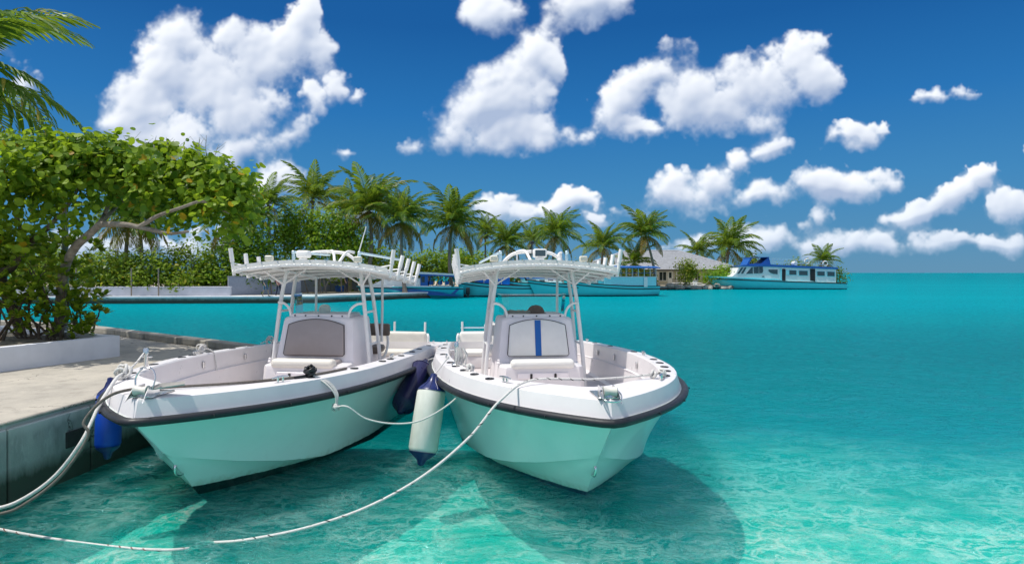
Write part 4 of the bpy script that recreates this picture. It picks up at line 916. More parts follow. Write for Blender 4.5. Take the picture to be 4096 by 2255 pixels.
# ------------------------------------------------------------------ foliage helpers
def leaf_object(name, pts, nrm, size, m, parent, shape='round', kind_stuff=True, jit=.6, rnd=rng, aspect=1.):
    """many leaves in one mesh; each leaf a folded blade of 4 to 6 triangles"""
    N = len(pts); pts = np.asarray(pts, np.float32); nrm = np.asarray(nrm, np.float32)
    nrm = nrm+rnd.normal(0, jit, (N, 3)); nrm /= np.linalg.norm(nrm, axis=1, keepdims=True)+1e-9
    up = rnd.normal(0, 1, (N, 3)); t = np.cross(nrm, up); t /= np.linalg.norm(t, axis=1, keepdims=True)+1e-9; bt = np.cross(nrm, t)
    sz = size*rnd.uniform(.5, 1.4, (N, 1))
    if shape == 'round': tpl = [(-.5, 0, 0), (-.35, .36, .06), (0, .5, .08), (.36, .36, .05), (.5, 0, -.02), (.36, -.36, .05), (0, -.5, .08), (-.35, -.36, .06)]; fc = [(0, 1, 2, 3, 4), (0, 4, 5, 6, 7)]
    else: tpl = [(-.5, 0, 0), (0, .24, .07), (.5, 0, -.05), (0, -.24, .07)]; fc = [(0, 1, 2), (0, 2, 3)]
    V = np.concatenate([pts+t*sz*x+bt*sz*y*aspect+nrm*sz*z for x, y, z in tpl], 1).reshape(N, len(tpl), 3) if False else np.stack([pts+t*sz*x+bt*sz*y*aspect+nrm*sz*z for x, y, z in tpl], 1)
    K = len(tpl); me = bpy.data.meshes.new(name); loops = np.concatenate([np.array(f) for f in fc]); nf = len(fc)
    me.vertices.add(N*K); me.vertices.foreach_set('co', V.reshape(-1).astype(np.float32))
    li = (loops[None, :]+np.arange(N)[:, None]*K).reshape(-1).astype(np.int32); me.loops.add(len(li)); me.loops.foreach_set('vertex_index', li)
    tot = np.tile([len(f) for f in fc], N); me.polygons.add(N*nf); me.polygons.foreach_set('loop_start', (np.cumsum(tot)-tot).astype(np.int32))
    me.update(calc_edges=True)
    at = me.attributes.new('leaf_random', 'FLOAT', 'FACE'); at.data.foreach_set('value', np.repeat(rnd.random(N), nf).astype(np.float32))
    me.materials.append(m); o = bpy.data.objects.new(name, me); COL.objects.link(o)
    if parent: o.parent = parent
    if kind_stuff: o['kind'] = 'stuff'
    return o
def clumps(blobs, per, spread, rnd=rng, fill=.25):
    """leaf positions gathered in clumps near the surface of a set of ellipsoids"""
    P_, N_ = [], []
    for (c, r, k) in blobs:
        c = np.array(c); r = np.array(r)
        d = rnd.normal(0, 1, (k, 3)); d /= np.linalg.norm(d, axis=1, keepdims=True)
        rad = 1-rnd.random((k, 1))**1.6*(.35+fill); cc = c+d*r*rad
        n = rnd.poisson(per, k)+3
        for i in range(k):
            o = rnd.normal(0, spread, (n[i], 3)); P_.append(cc[i]+o); N_.append(np.tile(d[i]*.5+np.array([0, -.1, .75]), (n[i], 1))+o*.6/spread*.5)
    return np.concatenate(P_), np.concatenate(N_)
def limb(b, a, c, r0, r1, bend=.12, n=5, rr=random):
    a = Vector(a); c = Vector(c); L = (c-a).length; pts = []
    o = Vector((rr.uniform(-1, 1), rr.uniform(-1, 1), rr.uniform(-.4, .8)))*bend*L
    for i in range(n+1):
        t = i/n; pts.append(a.lerp(c, t)+o*math.sin(math.pi*t)+Vector((rr.uniform(-1, 1), rr.uniform(-1, 1), rr.uniform(-1, 1)))*L*.02*(0 < i < n))
    b.tube(pts, [lerp(r0, r1, i/n) for i in range(n+1)], 8); return pts

# ------------------------------------------------------------------ sea grape tree over the planter
def build_sea_grape():
    z0 = QZ+.30; base = Vector((W(58, 330, 11.4).x, 11.4, z0))
    root = thing('sea_grape_tree', 'broad sea grape tree with round leaves arching over the quay at left', 'tree', base)
    def L(x, y, d): return W(x, y, d)-base
    tr = MB()
    A = [Vector((.0, 0, -.1)), L(62, 285, 10.9), L(66, 264, 10.7), L(76, 246, 10.5), L(88, 235, 10.4), L(100, 224, 10.3)]
    tr.tube(spline(A, 5), [lerp(.085, .055, i/25) for i in range(26)], 10)
    trunk = tr.build('trunk', bark_grey, root, 60)
    B = [Vector((-.7, .1, -.1)), L(2, 278, 11.0), L(11, 268, 10.9), L(26, 247, 10.8), L(38, 236, 10.8), L(48, 227, 10.7)]
    tr = MB(); tr.tube(spline(B, 5), [lerp(.08, .045, i/25) for i in range(26)], 10); tr.build('trunk', bark_brown, root, 60)
    branches = [([L(100, 224, 10.3), L(104, 216, 10.9), L(108, 205, 10.9), L(112, 190, 11)], .05, .02),
        ([L(100, 224, 10.3), L(123, 224, 10.15), L(150, 229, 10.1), L(169, 233, 10.0), L(189, 231, 10.1)], .052, .02),
        ([L(140, 226, 10.12), L(150, 220, 10.05), L(159, 215, 10.0), L(182, 207, 9.95), L(201, 201, 9.95), L(214, 206, 10.5), L(229, 213, 10.4)], .04, .012),
        ([L(201, 201, 10.5), L(210, 195, 10.6), L(220, 188, 10.7), L(228, 175, 10.8)], .02, .008),
        ([L(182, 207, 10.6), L(186, 196, 10.7), L(190, 178, 10.8), L(196, 160, 10.9)], .02, .008),
        ([L(48, 227, 10.7), L(62, 212, 10.6), L(75, 195, 10.6), L(85, 172, 10.7)], .04, .012),
        ([L(26, 247, 10.8), L(20, 225, 10.6), L(12, 205, 10.4), L(5, 180, 10.3)], .04, .012),
        ([L(100, 224, 10.3), L(118, 205, 11.1), L(135, 190, 11.3), L(150, 168, 11.4)], .035, .01)]
    for pts, r0, r1 in branches:
        b = MB(); sp_ = spline(pts, 5); b.tube(sp_, [lerp(r0, r1, i/(len(sp_)-1)) for i in range(len(sp_))], 8); b.build('branch', bark_grey, root, 60)
    blobs = []
    # crown pieces: pixel centre, pixel radii, distance
    for (x, y, rx, ry, d, k) in [(15,175,45,28,10.2,52),(60,170,45,22,10.6,46),(100,168,40,20,10.8,44),(140,170,38,20,11,44),(180,180,34,20,11,42),(215,182,30,16,11,34),(236,192,18,18,10.9,20),
                                 (20,205,40,22,10.4,18),(70,198,45,16,10.6,17),(115,194,40,13,10.8,12),(160,196,36,12,10.8,12),(205,200,36,12,10.8,15),(238,208,16,12,10.6,12),
                                 (12,238,30,16,10.5,14),(62,220,20,8,10.6,6),(172,218,20,6,10.8,5),(214,224,22,8,10.7,9),(-40,180,50,40,10.2,24),(40,248,26,12,11.4,10),(8,256,22,12,11.3,8),(95,152,16,8,10.9,8),(55,152,20,9,10.6,10),(130,158,20,8,11,8)]:
        c = L(x, y, d); blobs.append(((c.x, c.y, c.z), (rx*d/F, .85, ry*d/F), k))
    P_, N_ = clumps(blobs, 15, .16, fill=.35); sho = []
    for i in range(60):                                   # leafy shoots standing out of the outline
        x = random.uniform(-10, 250); y = interp(x, [-10, 60, 110, 160, 200, 240, 255], [147, 150, 151, 155, 163, 177, 192])+random.uniform(-7, 6)
        if i % 5 == 0: x = random.uniform(180, 258); y = random.uniform(190, 226)
        c = L(x, y, random.uniform(10.4, 11.4)); sho.append(((c.x, c.y, c.z), (.06, .06, .10), 2))
    P2, N2 = clumps(sho, 9, .075); P_ = np.concatenate([P_, P2]); N_ = np.concatenate([N_, N2])
    front = np.argsort(P_[:, 1])[:1500]; pick = rng.choice(front, 300, replace=False); mask = np.ones(len(P_), bool); mask[pick] = False
    leaf_object('leaf_mass', P_[mask], N_[mask], .105, sea_grape, root, jit=.75)
    # the leaves nearest the viewer one by one
    protos = []
    for k in range(6):
        tp = [(0, 0, 0)]+[(.5*math.cos(a)*(1-.12*(abs(a-math.pi) < .3)), .48*math.sin(a), .08*math.cos(2*a+k)-.05*(k % 3)) for a in [2*math.pi*i/10+.01 for i in range(10)]]
        me = bpy.data.meshes.new('leaf'); me.from_pydata([Vector(p)*.112 for p in tp], [], [(0, i, i % 10+1) for i in range(1, 11)])
        me.materials.append(sea_grape); at = me.attributes.new('leaf_random', 'FLOAT', 'FACE'); at.data.foreach_set('value', [k/6.]*10)
        me.shade_smooth(); protos.append(me)
    for j, i in enumerate(pick):
        o = bpy.data.objects.new('leaf', protos[j % 6]); COL.objects.link(o); o.parent = root; o.location = P_[i]
        nn = Vector(N_[i])+Vector(rng.normal(0, .6, 3)); o.rotation_euler = nn.to_track_quat('Z', 'Y').to_euler(); o.scale = [random.uniform(.7, 1.2)]*3
    # bare twigs on top
    for (x, y, h_) in [(148,150,20),(155,152,30),(168,150,26),(200,150,26),(196,150,18),(206,150,30),(214,152,16),(132,146,14),(180,150,12)]:
        b = MB(); p0 = L(x, y+16, 10.9); p1 = L(x+random.uniform(-3, 5), y-h_*.5, 10.9); tw = limb(b, p0, p1, .009, .003, .06)
        for k in range(3):
            q = tw[2+k % 3]; b.tube([q, q+Vector((random.uniform(-.15, .2), random.uniform(-.1, .1), random.uniform(.08, .22)))], [.005, .002], 5)
        b.build('twig', mat('bare_twig', (.42, .39, .36), .9), root)
    return root
build_sea_grape()

# ------------------------------------------------------------------ sea lettuce shrubs in the planter (leaves in rosettes)
def rosette(parent, c, axis, size, mesh_list, objs=True):
    M = Vector(axis).to_track_quat('Z', 'Y').to_matrix(); out = []
    n = random.randint(6, 9)
    for i in range(n):
        a = 2.4*i+random.uniform(-.3, .3); tilt = R(random.uniform(25, 70))
        d = M @ Vector((math.cos(a)*math.sin(tilt), math.sin(a)*math.sin(tilt), math.cos(tilt)))
        out.append((Vector(c), d, size*random.uniform(.75, 1.15)))
    return out
def blade_mesh(k):
    w = [.10, .2, .26, .24, .10]; xs = [0, .3, .6, .85, 1.]; v = []; f = []
    for x, q in zip(xs, w): v += [(x, -q, .06*q/.26-.10*x*x), (x, 0, -.10*x*x), (x, q, .06*q/.26-.10*x*x)]
    for i in range(4): f += [(3*i, 3*i+1, 3*i+4, 3*i+3), (3*i+1, 3*i+2, 3*i+5, 3*i+4)]
    me = bpy.data.meshes.new('leaf'); me.from_pydata(v, [], f); me.materials.append(scaevola)
    at = me.attributes.new('leaf_random', 'FLOAT', 'FACE'); at.data.foreach_set('value', [k/5.]*len(f)); me.shade_smooth(); return me
BLADES = [blade_mesh(k) for k in range(5)]
def build_shrub(label, base, blobs, nros, size, nobj, stems):
    root = thing('sea_lettuce_shrub', label, 'shrub', base, group='shrubs in the planter')
    ros = []
    for (c, r, k) in blobs:
        for i in range(k):
            d = Vector(rng.normal(0, 1, 3)).normalized(); q = Vector(c)+Vector((d.x*r[0], d.y*r[1], d.z*r[2]))*(1-random.random()**1.5*.5)
            ax = d*.6+Vector((0, -.15, .8)); ros.append((q.y, rosette(root, q, ax, size, BLADES)))
    ros.sort(key=lambda t: t[0]); leaves = [l for _, q in ros for l in q]
    for j, (c, d, s_) in enumerate(leaves[:nobj]):
        o = bpy.data.objects.new('leaf', BLADES[j % 5]); COL.objects.link(o); o.parent = root; o.location = c
        o.rotation_euler = (d.to_track_quat('X', 'Z')).to_euler(); o.scale = (s_,)*3
    V = []; Fc = []; rv = []
    src = BLADES[0]; sv = np.array([v.co[:] for v in src.vertices]); sf = [tuple(p.vertices) for p in src.polygons]
    for (c, d, s_) in leaves[nobj:]:
        Mx = np.array(d.to_track_quat('X', 'Z').to_matrix()); o_ = len(V)
        V += [tuple(q) for q in (sv*s_) @ Mx.T+np.array(c)]; Fc += [tuple(i+o_ for i in f) for f in sf]; rv += [random.random()]*len(sf)
    if V:
        me = bpy.data.meshes.new('leaf_mass'); me.from_pydata(V, [], Fc); me.materials.append(scaevola); at = me.attributes.new('leaf_random', 'FLOAT', 'FACE'); at.data.foreach_set('value', rv); me.shade_smooth()
        o = bpy.data.objects.new('leaf_mass', me); COL.objects.link(o); o.parent = root; o['kind'] = 'stuff'
    for (x, y) in stems:
        b = MB()
        for k in range(3):
            t = random.choice(blobs); limb(b, (x+random.uniform(-.08, .08), y, -.05), Vector(t[0])+Vector((random.uniform(-.3, .3), 0, random.uniform(-.1, .2))), .022, .008, .15)
        b.build('stem', bark_brown, root, 60)
    return root
bs = W(28, 340, 10.7)
build_shrub('sea lettuce shrub with glossy yellow-green rosettes at the left planter front', (bs.x, 10.7, QZ+.28),
    [((-.25, -.1, .55), (.8, .5, .40), 70), ((.4, .0, .75), (.7, .5, .45), 70), ((.0, .1, 1.3), (1.0, .55, .60), 110), ((.65, .1, .35), (.35, .4, .35), 26), ((-.8, .2, 1.0), (.5, .5, .5), 30)], 40, .13, 300, [(-.35, -.1), (-.1, 0), (.1, .05), (.3, .05), (.45, .1), (-.55, 0)])
bs = W(75, 325, 11.5)
build_shrub('sea lettuce shrub drooping over the planter corner below the pole', (bs.x, 11.5, QZ+.28),
    [((.1, .0, .95), (.45, .5, .45), 46), ((.3, -.1, .40), (.32, .35, .30), 26), ((-.1, .1, 1.5), (.5, .5, .35), 30)], 30, .13, 240, [(.0, 0), (.15, .1)])

# ------------------------------------------------------------------ grey pole in the planter
pp = G(65, 331, QZ+.28); pp = Vector((W(65, 331, 11.9).x, 11.9, QZ+.25))
lp = thing('lamp_pole', 'plain grey pole standing in the planter among the leaves', 'pole', pp)
b = MB(); b.tube([(0, 0, -.05), (0, 0, 3.7)], .055, 12); b.build('pole', post_paint, lp, 60)
b = MB(); b.rbox((0, 0, .01), (.22, .22, .025), .006, 1); b.build('base_plate', post_paint, lp)
b = MB(); b.rbox((0, 0, 3.74), (.13, .13, .10), .02, 2); b.build('cap', post_paint, lp)

# ------------------------------------------------------------------ palms
def frond_mesh(length, droop, sag, n=34, twist=0., m=None, leaf=.55):
    b = MB(); pts = []; p = Vector((0, 0, 0)); ang = 0.
    for i in range(n+1):
        t = i/n; a = R(sag)-R(droop)*t**1.5; pts.append(p.copy()); p = p+Vector((math.cos(a), 0, math.sin(a)))*length/n
    V = []; Fc = []; rv = []
    b.tube(pts[::2], [lerp(.022, .005, i/(len(pts[::2])-1))*length/3 for i in range(len(pts[::2]))], 5)
    V += b.v; Fc += b.f; rv += [.97]*len(b.f)
    for i in range(3, n+1):
        t = i/n; L = leaf*length/3*1.5*(math.sin(math.pi*min(1, .12+.86*t))**.6)*(1-.25*t)
        tg = (pts[i]-pts[i-1]).normalized(); up = Vector((0, 1, 0)).cross(tg)*-1
        up = tg.cross(Vector((0, 1, 0)));
        if up.z < 0 and abs(tg.z) < .8: up = -up
        for sg in (-1, 1):
            side = Vector((0, sg, 0)); ph = random.uniform(-.12, .12)
            d = (tg*(.50+.4*t+ph)+side*(.85-.25*t)+up*random.uniform(-.05, .22)).normalized()
            q0 = pts[i]; q1 = q0+d*L*.45; q2 = q1+(d*.78+Vector((0, 0, -.55-.25*random.random()))).normalized()*L*.35; q3 = q2+(d*.5+Vector((0, 0, -1.0))).normalized()*L*.28
            wv = tg*.030*length/3*1.5; o = len(V)
            V += [q0-wv*.4, q0+wv*.4, q1-wv, q1+wv, q2-wv*.8, q2+wv*.8, q3]
            Fc += [(o, o+1, o+3, o+2), (o+2, o+3, o+5, o+4), (o+4, o+5, o+6)]; rv += [random.random()*.9]*3
    me = bpy.data.meshes.new('frond'); me.from_pydata([tuple(v) for v in V], [], Fc); me.materials.append(m)
    at = me.attributes.new('leaf_random', 'FLOAT', 'FACE'); at.data.foreach_set('value', rv); return me
FR = {}
for k in range(3):
    FR['up', k] = frond_mesh(3.3, 48+8*k, 8, m=palm_leaf)
    FR['mid', k] = frond_mesh(3.3, 75+10*k, 6, m=palm_leaf)
    FR['low', k] = frond_mesh(3, 70+12*k, 0, m=palm_leaf)
    FR['old', k] = frond_mesh(2.7, 52+10*k, -5, m=palm_old)
nut_mat = mat('coconut_husk', (.20, .17, .04), .6, var=.3)
def palm(label, base, top, scale=1., n=24, seed=0, wind=.25, old=5, nuts=4, lean=None, extra=None, cat='tree', group='coconut palms'):
    rr = random.Random(seed); base = Vector(base); top = Vector(top)
    root = thing('coconut_palm', label, 'palm tree', base, group=group)
    rel = top-base; b = MB(); pts = []; nr = 14
    bow = Vector((rr.uniform(-.5, .5), rr.uniform(-.4, .4), 0))*min(1, rel.length*.12)
    for i in range(nr+1):
        t = i/nr; p = Vector((rel.x*t**1.4, rel.y*t**1.4, rel.z*t))+bow*math.sin(math.pi*t); pts.append(p)
    b.tube(pts, [lerp(.20, .11, (i/nr)**.6)*(1.35 if i == 0 else 1)*max(.7, scale)*.8*(1+.05*(i % 2)) for i in range(nr+1)], 9); b.build('trunk', palm_bark, root, 40)
    c = pts[-1]
    for i in range(n+old if not extra else len(extra)):
        is_old = i >= n; t = (i+.5)/n if not is_old else 1
        az = i*2.399963+rr.uniform(-.2, .2)
        elv = R(lerp(82, 5, t**.8)+rr.uniform(-6, 6)) if not is_old else R(rr.uniform(-35, -15))
        kd = 'old' if is_old else ('up' if t < .35 else 'mid' if t < .7 else 'low')
        if extra: az, elv, kd, t = R(extra[i][0]), R(extra[i][1]), extra[i][2], .5
        o = bpy.data.objects.new('frond', FR[kd, rr.randrange(3)]); COL.objects.link(o); o.parent = root; o.location = c+Vector((0, 0, -.1*t))
        d = Vector((math.cos(az)*math.cos(elv)+wind*.55*(1-t*.4), math.sin(az)*math.cos(elv), math.sin(elv))).normalized()
        z = Vector((0, 0, 1)); x = d; y = z.cross(x); y = y.normalized() if y.length > .05 else Vector((0, 1, 0)); zz = x.cross(y)
        Mx = Matrix((x, y, zz)).transposed() @ Matrix.Rotation(rr.uniform(-.35, .35), 3, 'X')
        o.rotation_euler = Mx.to_euler(); s_ = scale*rr.uniform(.85, 1.1)*(.8 if kd == 'up' and t < .12 else 1); o.scale = (s_,)*3
    for i in range(nuts):
        a = rr.uniform(0, 6.28); m = MB(); m.lathe([(0, -.13), (.07, -.10), (.10, -.02), (.095, .05), (.05, .12), (0, .13)], Matrix.Translation(c+Vector((math.cos(a)*.2, math.sin(a)*.2, -.28-rr.uniform(0, .2)))*1), 8); m.build('coconut', nut_mat, root, 60)
    return root
GZ = .45
def palm_px(label, bx, cx, cy, d, scale, seed, **k):
    c = W(cx, cy, d); b_ = W(bx, 280, d); palm(label, (b_.x, d, GZ), c, scale*(.84+.16*((seed*7) % 5)/4), seed=seed, **k)
# pixel of trunk foot, pixel of the crown heart, distance
palm_px('tall coconut palm rising highest above the green trees', 316, 313, 198, 60, 1.45, 1, n=20, old=2, wind=.2)
palm_px('coconut palm half hidden between the two tall ones at left', 345, 347, 212, 64, 1.25, 21, n=18, old=3)
palm_px('big coconut palm with drooping brown fronds beside the antenna', 364, 369, 209, 56, 1.5, 2, n=26, old=7)
palm_px('coconut palm with hanging old fronds right of the antenna', 405, 402, 220, 54, 1.35, 3, n=24, old=9)
palm_px('wide coconut palm above the white speedboat', 452, 452, 223, 58, 1.4, 4, n=26, old=6)
palm_px('slim coconut palm with small crown left of the right boat top', 484, 485, 233, 64, .95, 5, n=20, old=3)
palm_px('coconut palm behind the left edge of the right boat top', 505, 506, 243, 62, 1.15, 6, n=22, old=5)
palm_px('small dark coconut palm between two larger ones', 530, 531, 240, 70, 1.0, 7, n=18, old=3)
palm_px('coconut palm directly behind the right boat searchlight', 554, 556, 234, 63, 1.28, 8, n=24, old=5)
palm_px('coconut palm beside the roof left of the house', 601, 603, 246, 78, 1.35, 9, n=22, old=4)
palm_px('coconut palm with a bare curved trunk in front of the house', 656, 645, 234, 80, 1.65, 10, n=26, old=4, wind=.1)
palm_px('short young palm at the foot of the house palm', 632, 634, 262, 82, 1.2, 22, n=16, old=6, nuts=0)
palm_px('small coconut palm behind the roof ridge', 697, 697, 251, 100, 1.35, 11, n=18, old=2)
palm_px('large coconut palm behind the roof beside the ferry', 726, 729, 247, 98, 1.9, 12, n=24, old=4)
palm_px('lone coconut palm behind the ferry stern', 822, 823, 260, 97, 1.15, 13, n=18, old=4)
palm_px('coconut palm seen under the sea grape branch, left trunk', 128, 130, 216, 50, 1.4, 14, n=20, old=7)
palm_px('coconut palm seen under the sea grape branch, right trunk', 140, 139, 220, 49.5, 1.4, 15, n=20, old=6)
palm_px('coconut palm with golden fronds right of the sea grape tree', 236, 238, 220, 51, 1.35, 16, n=20, old=6)
palm_px('palm crown peeping between the sea grape and the bushes', 268, 268, 203, 52, .9, 17, n=18, old=2)
# near palm whose crown leans in from the left edge
palm('big coconut palm at the upper left corner with fronds leaning in', (-12.5, 12.8, QZ+.1), W(-72, 72, 12.2), 1.0, n=26, seed=34, old=3, wind=.0,
    extra=[(-4, 4, 'low'), (-22, -8, 'low'), (14, -12, 'low'), (-14, 38, 'mid'), (12, 46, 'mid'), (-3, 16, 'low'), (-50, 20, 'low'), (-70, 45, 'mid'), (40, 10, 'low'), (60, 50, 'mid'), (90, 20, 'low'), (120, 60, 'up'), (150, 10, 'mid'), (180, 40, 'mid'), (200, 5, 'low'), (225, 60, 'up'), (250, 15, 'low'), (280, 75, 'up'), (310, 60, 'up'), (-30, -35, 'old'), (20, -40, 'old'), (5, 78, 'up')])

# ------------------------------------------------------------------ bushes and hedges on the island
def bush(label, blobs, leaf, m, per=22, spread=.28, base=None, name='bush', cat='bush', group='bushes along the far shore', nstem=4, shape='point', fill=.25):
    c0 = blobs[0][0]; base = Vector(base or (c0[0], c0[1], GZ))
    root = thing(name, label, cat, base, group=group)
    bl = [((c[0]-base.x, c[1]-base.y, c[2]-base.z), r, k) for c, r, k in blobs]
    P_, N_ = clumps(bl, per, spread, fill=fill); ok = P_[:, 2] > .02; leaf_object('crown', P_[ok], N_[ok], leaf, m, root, shape=shape, kind_stuff=False, jit=.8)
    for k in range(nstem):
        t = random.choice(bl); mm = MB(); limb(mm, (t[0][0]*.6+random.uniform(-.3, .3), t[0][1]*.6, -.05), (t[0][0]+random.uniform(-.5, .5)*t[1][0], t[0][1], t[0][2]+t[1][2]*.3), .06, .02, .1); mm.build('trunk' if name != 'bush' else 'stem', bark_grey, root, 60)
    return root
def px_blob(x, y, rx, ry, d, k, depth=None):
    c = W(x, y, d); return ((c.x, c.y, c.z), (rx*d/F, depth or max(1., rx*d/F*.6), ry*d/F), k)
def px_bush(label, lst, leaf, m, **k):
    bl = [px_blob(*t) for t in lst]; n0 = min(bl, key=lambda t: t[0][2]); bush(label, bl, leaf, m, base=(n0[0][0], n0[0][1], GZ), **k)
# hedge behind the white quay wall, left of the T-top
px_bush('clipped hedge bush behind the white wall, first from the left', [(60, 270, 28, 20, 47, 70), (30, 273, 24, 17, 47, 46)], .30, hedge_leaf, per=20, spread=.34)
px_bush('clipped hedge bush behind the white wall, second from the left', [(112, 270, 26, 18, 48, 74), (95, 279, 24, 12, 47.3, 44)], .30, hedge_leaf, per=20, spread=.34)
px_bush('clipped hedge bush behind the white wall, third from the left', [(150, 268, 24, 19, 48, 74), (135, 280, 22, 11, 47.3, 44)], .30, hedge_leaf, per=20, spread=.34)
px_bush('dark leafy bush right of the hedge behind the wall', [(190, 264, 24, 22, 49, 80), (178, 279, 24, 12, 47.6, 44)], .30, hedge_leaf, per=20, spread=.34)
px_bush('bright round-leaved bush below the left boat top corner', [(222, 262, 22, 24, 50, 70), (240, 276, 22, 14, 49.5, 50), (212, 280, 18, 10, 49, 24)], .32, bush_leaf, per=20, spread=.36)
px_bush('tall leafy tree left of the street lamp', [(255, 232, 16, 26, 50, 56), (246, 256, 20, 18, 50, 46), (268, 262, 18, 20, 50, 46)], .32, bush_leaf, per=20, spread=.36, name='broadleaf_tree', cat='tree')
px_bush('broad sea grape tree in front of the tallest palm', [(300, 222, 20, 18, 54, 66), (330, 228, 26, 20, 54, 76), (285, 240, 16, 18, 53, 46), (318, 245, 34, 12, 53.5, 60), (352, 238, 14, 14, 54, 34)], .34, bush_leaf, per=20, spread=.38, name='broadleaf_tree', cat='tree', nstem=8)
px_bush('shady undergrowth bush behind the booth', [(300, 270, 24, 14, 57, 44), (340, 270, 26, 14, 57, 50), (268, 276, 16, 12, 54, 30)], .32, hedge_leaf, per=20, spread=.36)
px_bush('dark bush behind the standing man', [(375, 272, 22, 16, 60, 50), (400, 274, 18, 12, 60, 34)], .32, hedge_leaf, per=20, spread=.36)
px_bush('bright green bush behind the blue-roofed speedboat', [(440, 262, 24, 14, 64, 66), (462, 268, 20, 14, 64, 54), (425, 272, 18, 12, 63, 36)], .34, bush_leaf, per=20, spread=.38)
px_bush('green bush behind the first blue boat', [(490, 268, 16, 12, 66, 40), (515, 272, 18, 10, 67, 40)], .34, hedge_leaf, per=18, spread=.38)
px_bush('green bush behind the middle boats', [(545, 271, 20, 11, 68, 46), (575, 272, 18, 10, 70, 40)], .34, hedge_leaf, per=18, spread=.38)
px_bush('low bushes beside the passenger boat awning', [(612, 275, 18, 9, 79, 36), (640, 277, 14, 8, 80, 26)], .36, hedge_leaf, per=18, spread=.40)
px_bush('yellow-green small tree before the house door', [(686, 266, 8, 8, 82, 34), (687, 275, 9, 8, 82, 30), (692, 270, 6, 8, 82, 20)], .30, yellow_bush, per=18, spread=.34, name='broadleaf_tree', cat='tree')
px_bush('long green bush between the house and the ferry bow', [(712, 277, 12, 7, 84, 36), (733, 275, 14, 8, 85, 40), (722, 271, 10, 6, 86, 20)], .34, bush_leaf, per=18, spread=.38)
px_bush('green bush behind the ferry roof', [(752, 262, 8, 8, 96, 26), (792, 272, 30, 7, 96, 60), (838, 276, 10, 8, 97, 24), (800, 264, 14, 4, 97, 16)], .38, hedge_leaf, per=16, spread=.42)
px_bush('green tree filling the gap left of the antenna palm', [(345, 248, 22, 18, 61, 60), (372, 256, 20, 14, 62, 44)], .36, bush_leaf, per=20, spread=.40, name='broadleaf_tree', cat='tree')
px_bush('low green thicket behind the speedboat bow', [(395, 262, 22, 14, 63, 50), (415, 268, 18, 12, 63, 40)], .36, hedge_leaf, per=20, spread=.40)
px_bush('bright bush under the slim palm', [(475, 262, 18, 10, 68, 40), (455, 258, 14, 9, 68, 26)], .36, bush_leaf, per=20, spread=.40)
px_bush('hedge behind the walking couple', [(205, 278, 18, 10, 50.5, 30), (232, 270, 14, 14, 51, 30), (258, 276, 18, 12, 52, 34)], .32, bush_leaf, per=20, spread=.36)
px_bush('thicket far behind the sea grape trunk', [(30, 262, 40, 18, 60, 60), (100, 266, 40, 12, 62, 50)], .36, hedge_leaf, per=16, spread=.42)

# ------------------------------------------------------------------ walls and fittings on the far quay
shade_plaster = mat('tree_shade_tinted_plaster', (.26, .29, .36), .8, var=.1)  # shade of the trees put into the colour of these walls
def low_wall(name, label, p, q, h, th, m):
    p = Vector((*p, GZ)); q = Vector((*q, GZ)); t = q-p; L = t.length; c = (p+q)/2
    root = thing(name, label, 'wall', c, (0, 0, math.atan2(t.y, t.x)))
    b = MB(); b.rbox((0, 0, h/2), (L, th, h), .03, 1); b.build('wall_body', m, root)
    b = MB(); b.rbox((0, 0, h+.03), (L+.04, th+.08, .06), .02, 1); b.build('coping', m, root)
    return root
low_wall('garden_wall', 'long low pale grey wall at the foot of the hedge across the water', (-40, 46.2), (W(231, 280, 47).x, 47.0), .64, .25, plaster_grey)
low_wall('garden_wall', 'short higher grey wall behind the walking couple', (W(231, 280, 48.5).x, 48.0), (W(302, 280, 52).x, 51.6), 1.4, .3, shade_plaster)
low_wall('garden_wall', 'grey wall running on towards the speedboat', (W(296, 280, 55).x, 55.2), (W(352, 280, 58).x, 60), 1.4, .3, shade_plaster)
# street lamp, booth, board, tub
s0 = W(272, 290, 52)
st = thing('street_lamp', 'slim blue-grey street lamp with curved neck behind the couple', 'street lamp', (s0.x, 52.5, GZ))
b = MB(); top = H+(HY-207)/F*52.5-GZ
b.tube(spline([(0, 0, 0), (0, 0, top*.5), (0, 0, top-.7), (.12, 0, top-.25), (.42, 0, top-.02), (.7, 0, top)], 6), .045, 8); b.build('pole', mat('blue_grey_paint', (.10, .17, .22), .5), st, 60)
b = MB(); b.rbox((.78, 0, top-.01), (.42, .16, .07), .02, 1); b.build('lamp_head', MATS['blue_grey_paint'], st)
b0 = W(333, 290, 59)
bo = thing('ticket_booth', 'small beige booth with shaded front behind the left boat', 'booth', (b0.x, 59.5, GZ))
b = MB(); b.rbox((0, 0, 1.3), (3.4, 2.2, 2.6), .03, 1); b.build('wall', mat('beige_plaster', (.50, .42, .30), .8), bo)
b = MB(); b.rbox((-.2, -1.12, 1.35), (2.2, .05, 1.1), .01, 1); b.build('window', tint_glass, bo)
b = MB(); b.rbox((0, -.2, 2.68), (4.0, 3.0, .14), .03, 1); b.build('roof', mat('tan_roof', (.42, .32, .20), .8), bo)
for x in (-1.0, .7): b = MB(); b.rbox((x, -1.15, 1.35), (.07, .05, 1.1), .01, 1); b.build('mullion', white_tube, bo)
wb = W(333, 290, 56); w_ = thing('notice_board', 'white upright notice board near the standing man', 'sign', (W(334, 290, 57).x, 57.3, GZ))
b = MB(); b.rbox((0, 0, 1.55), (1.0, .08, 1.2), .02, 1); b.build('panel', plaster, w_)
for x in (-.4, .4): b = MB(); b.tube([(x, .06, 0), (x, .06, 2.1)], .035, 6); b.build('post', post_paint, w_)
tu = thing('plastic_tub', 'bright blue plastic tub beside the standing man', 'tub', (W(341, 290, 57).x, 56.6, GZ))
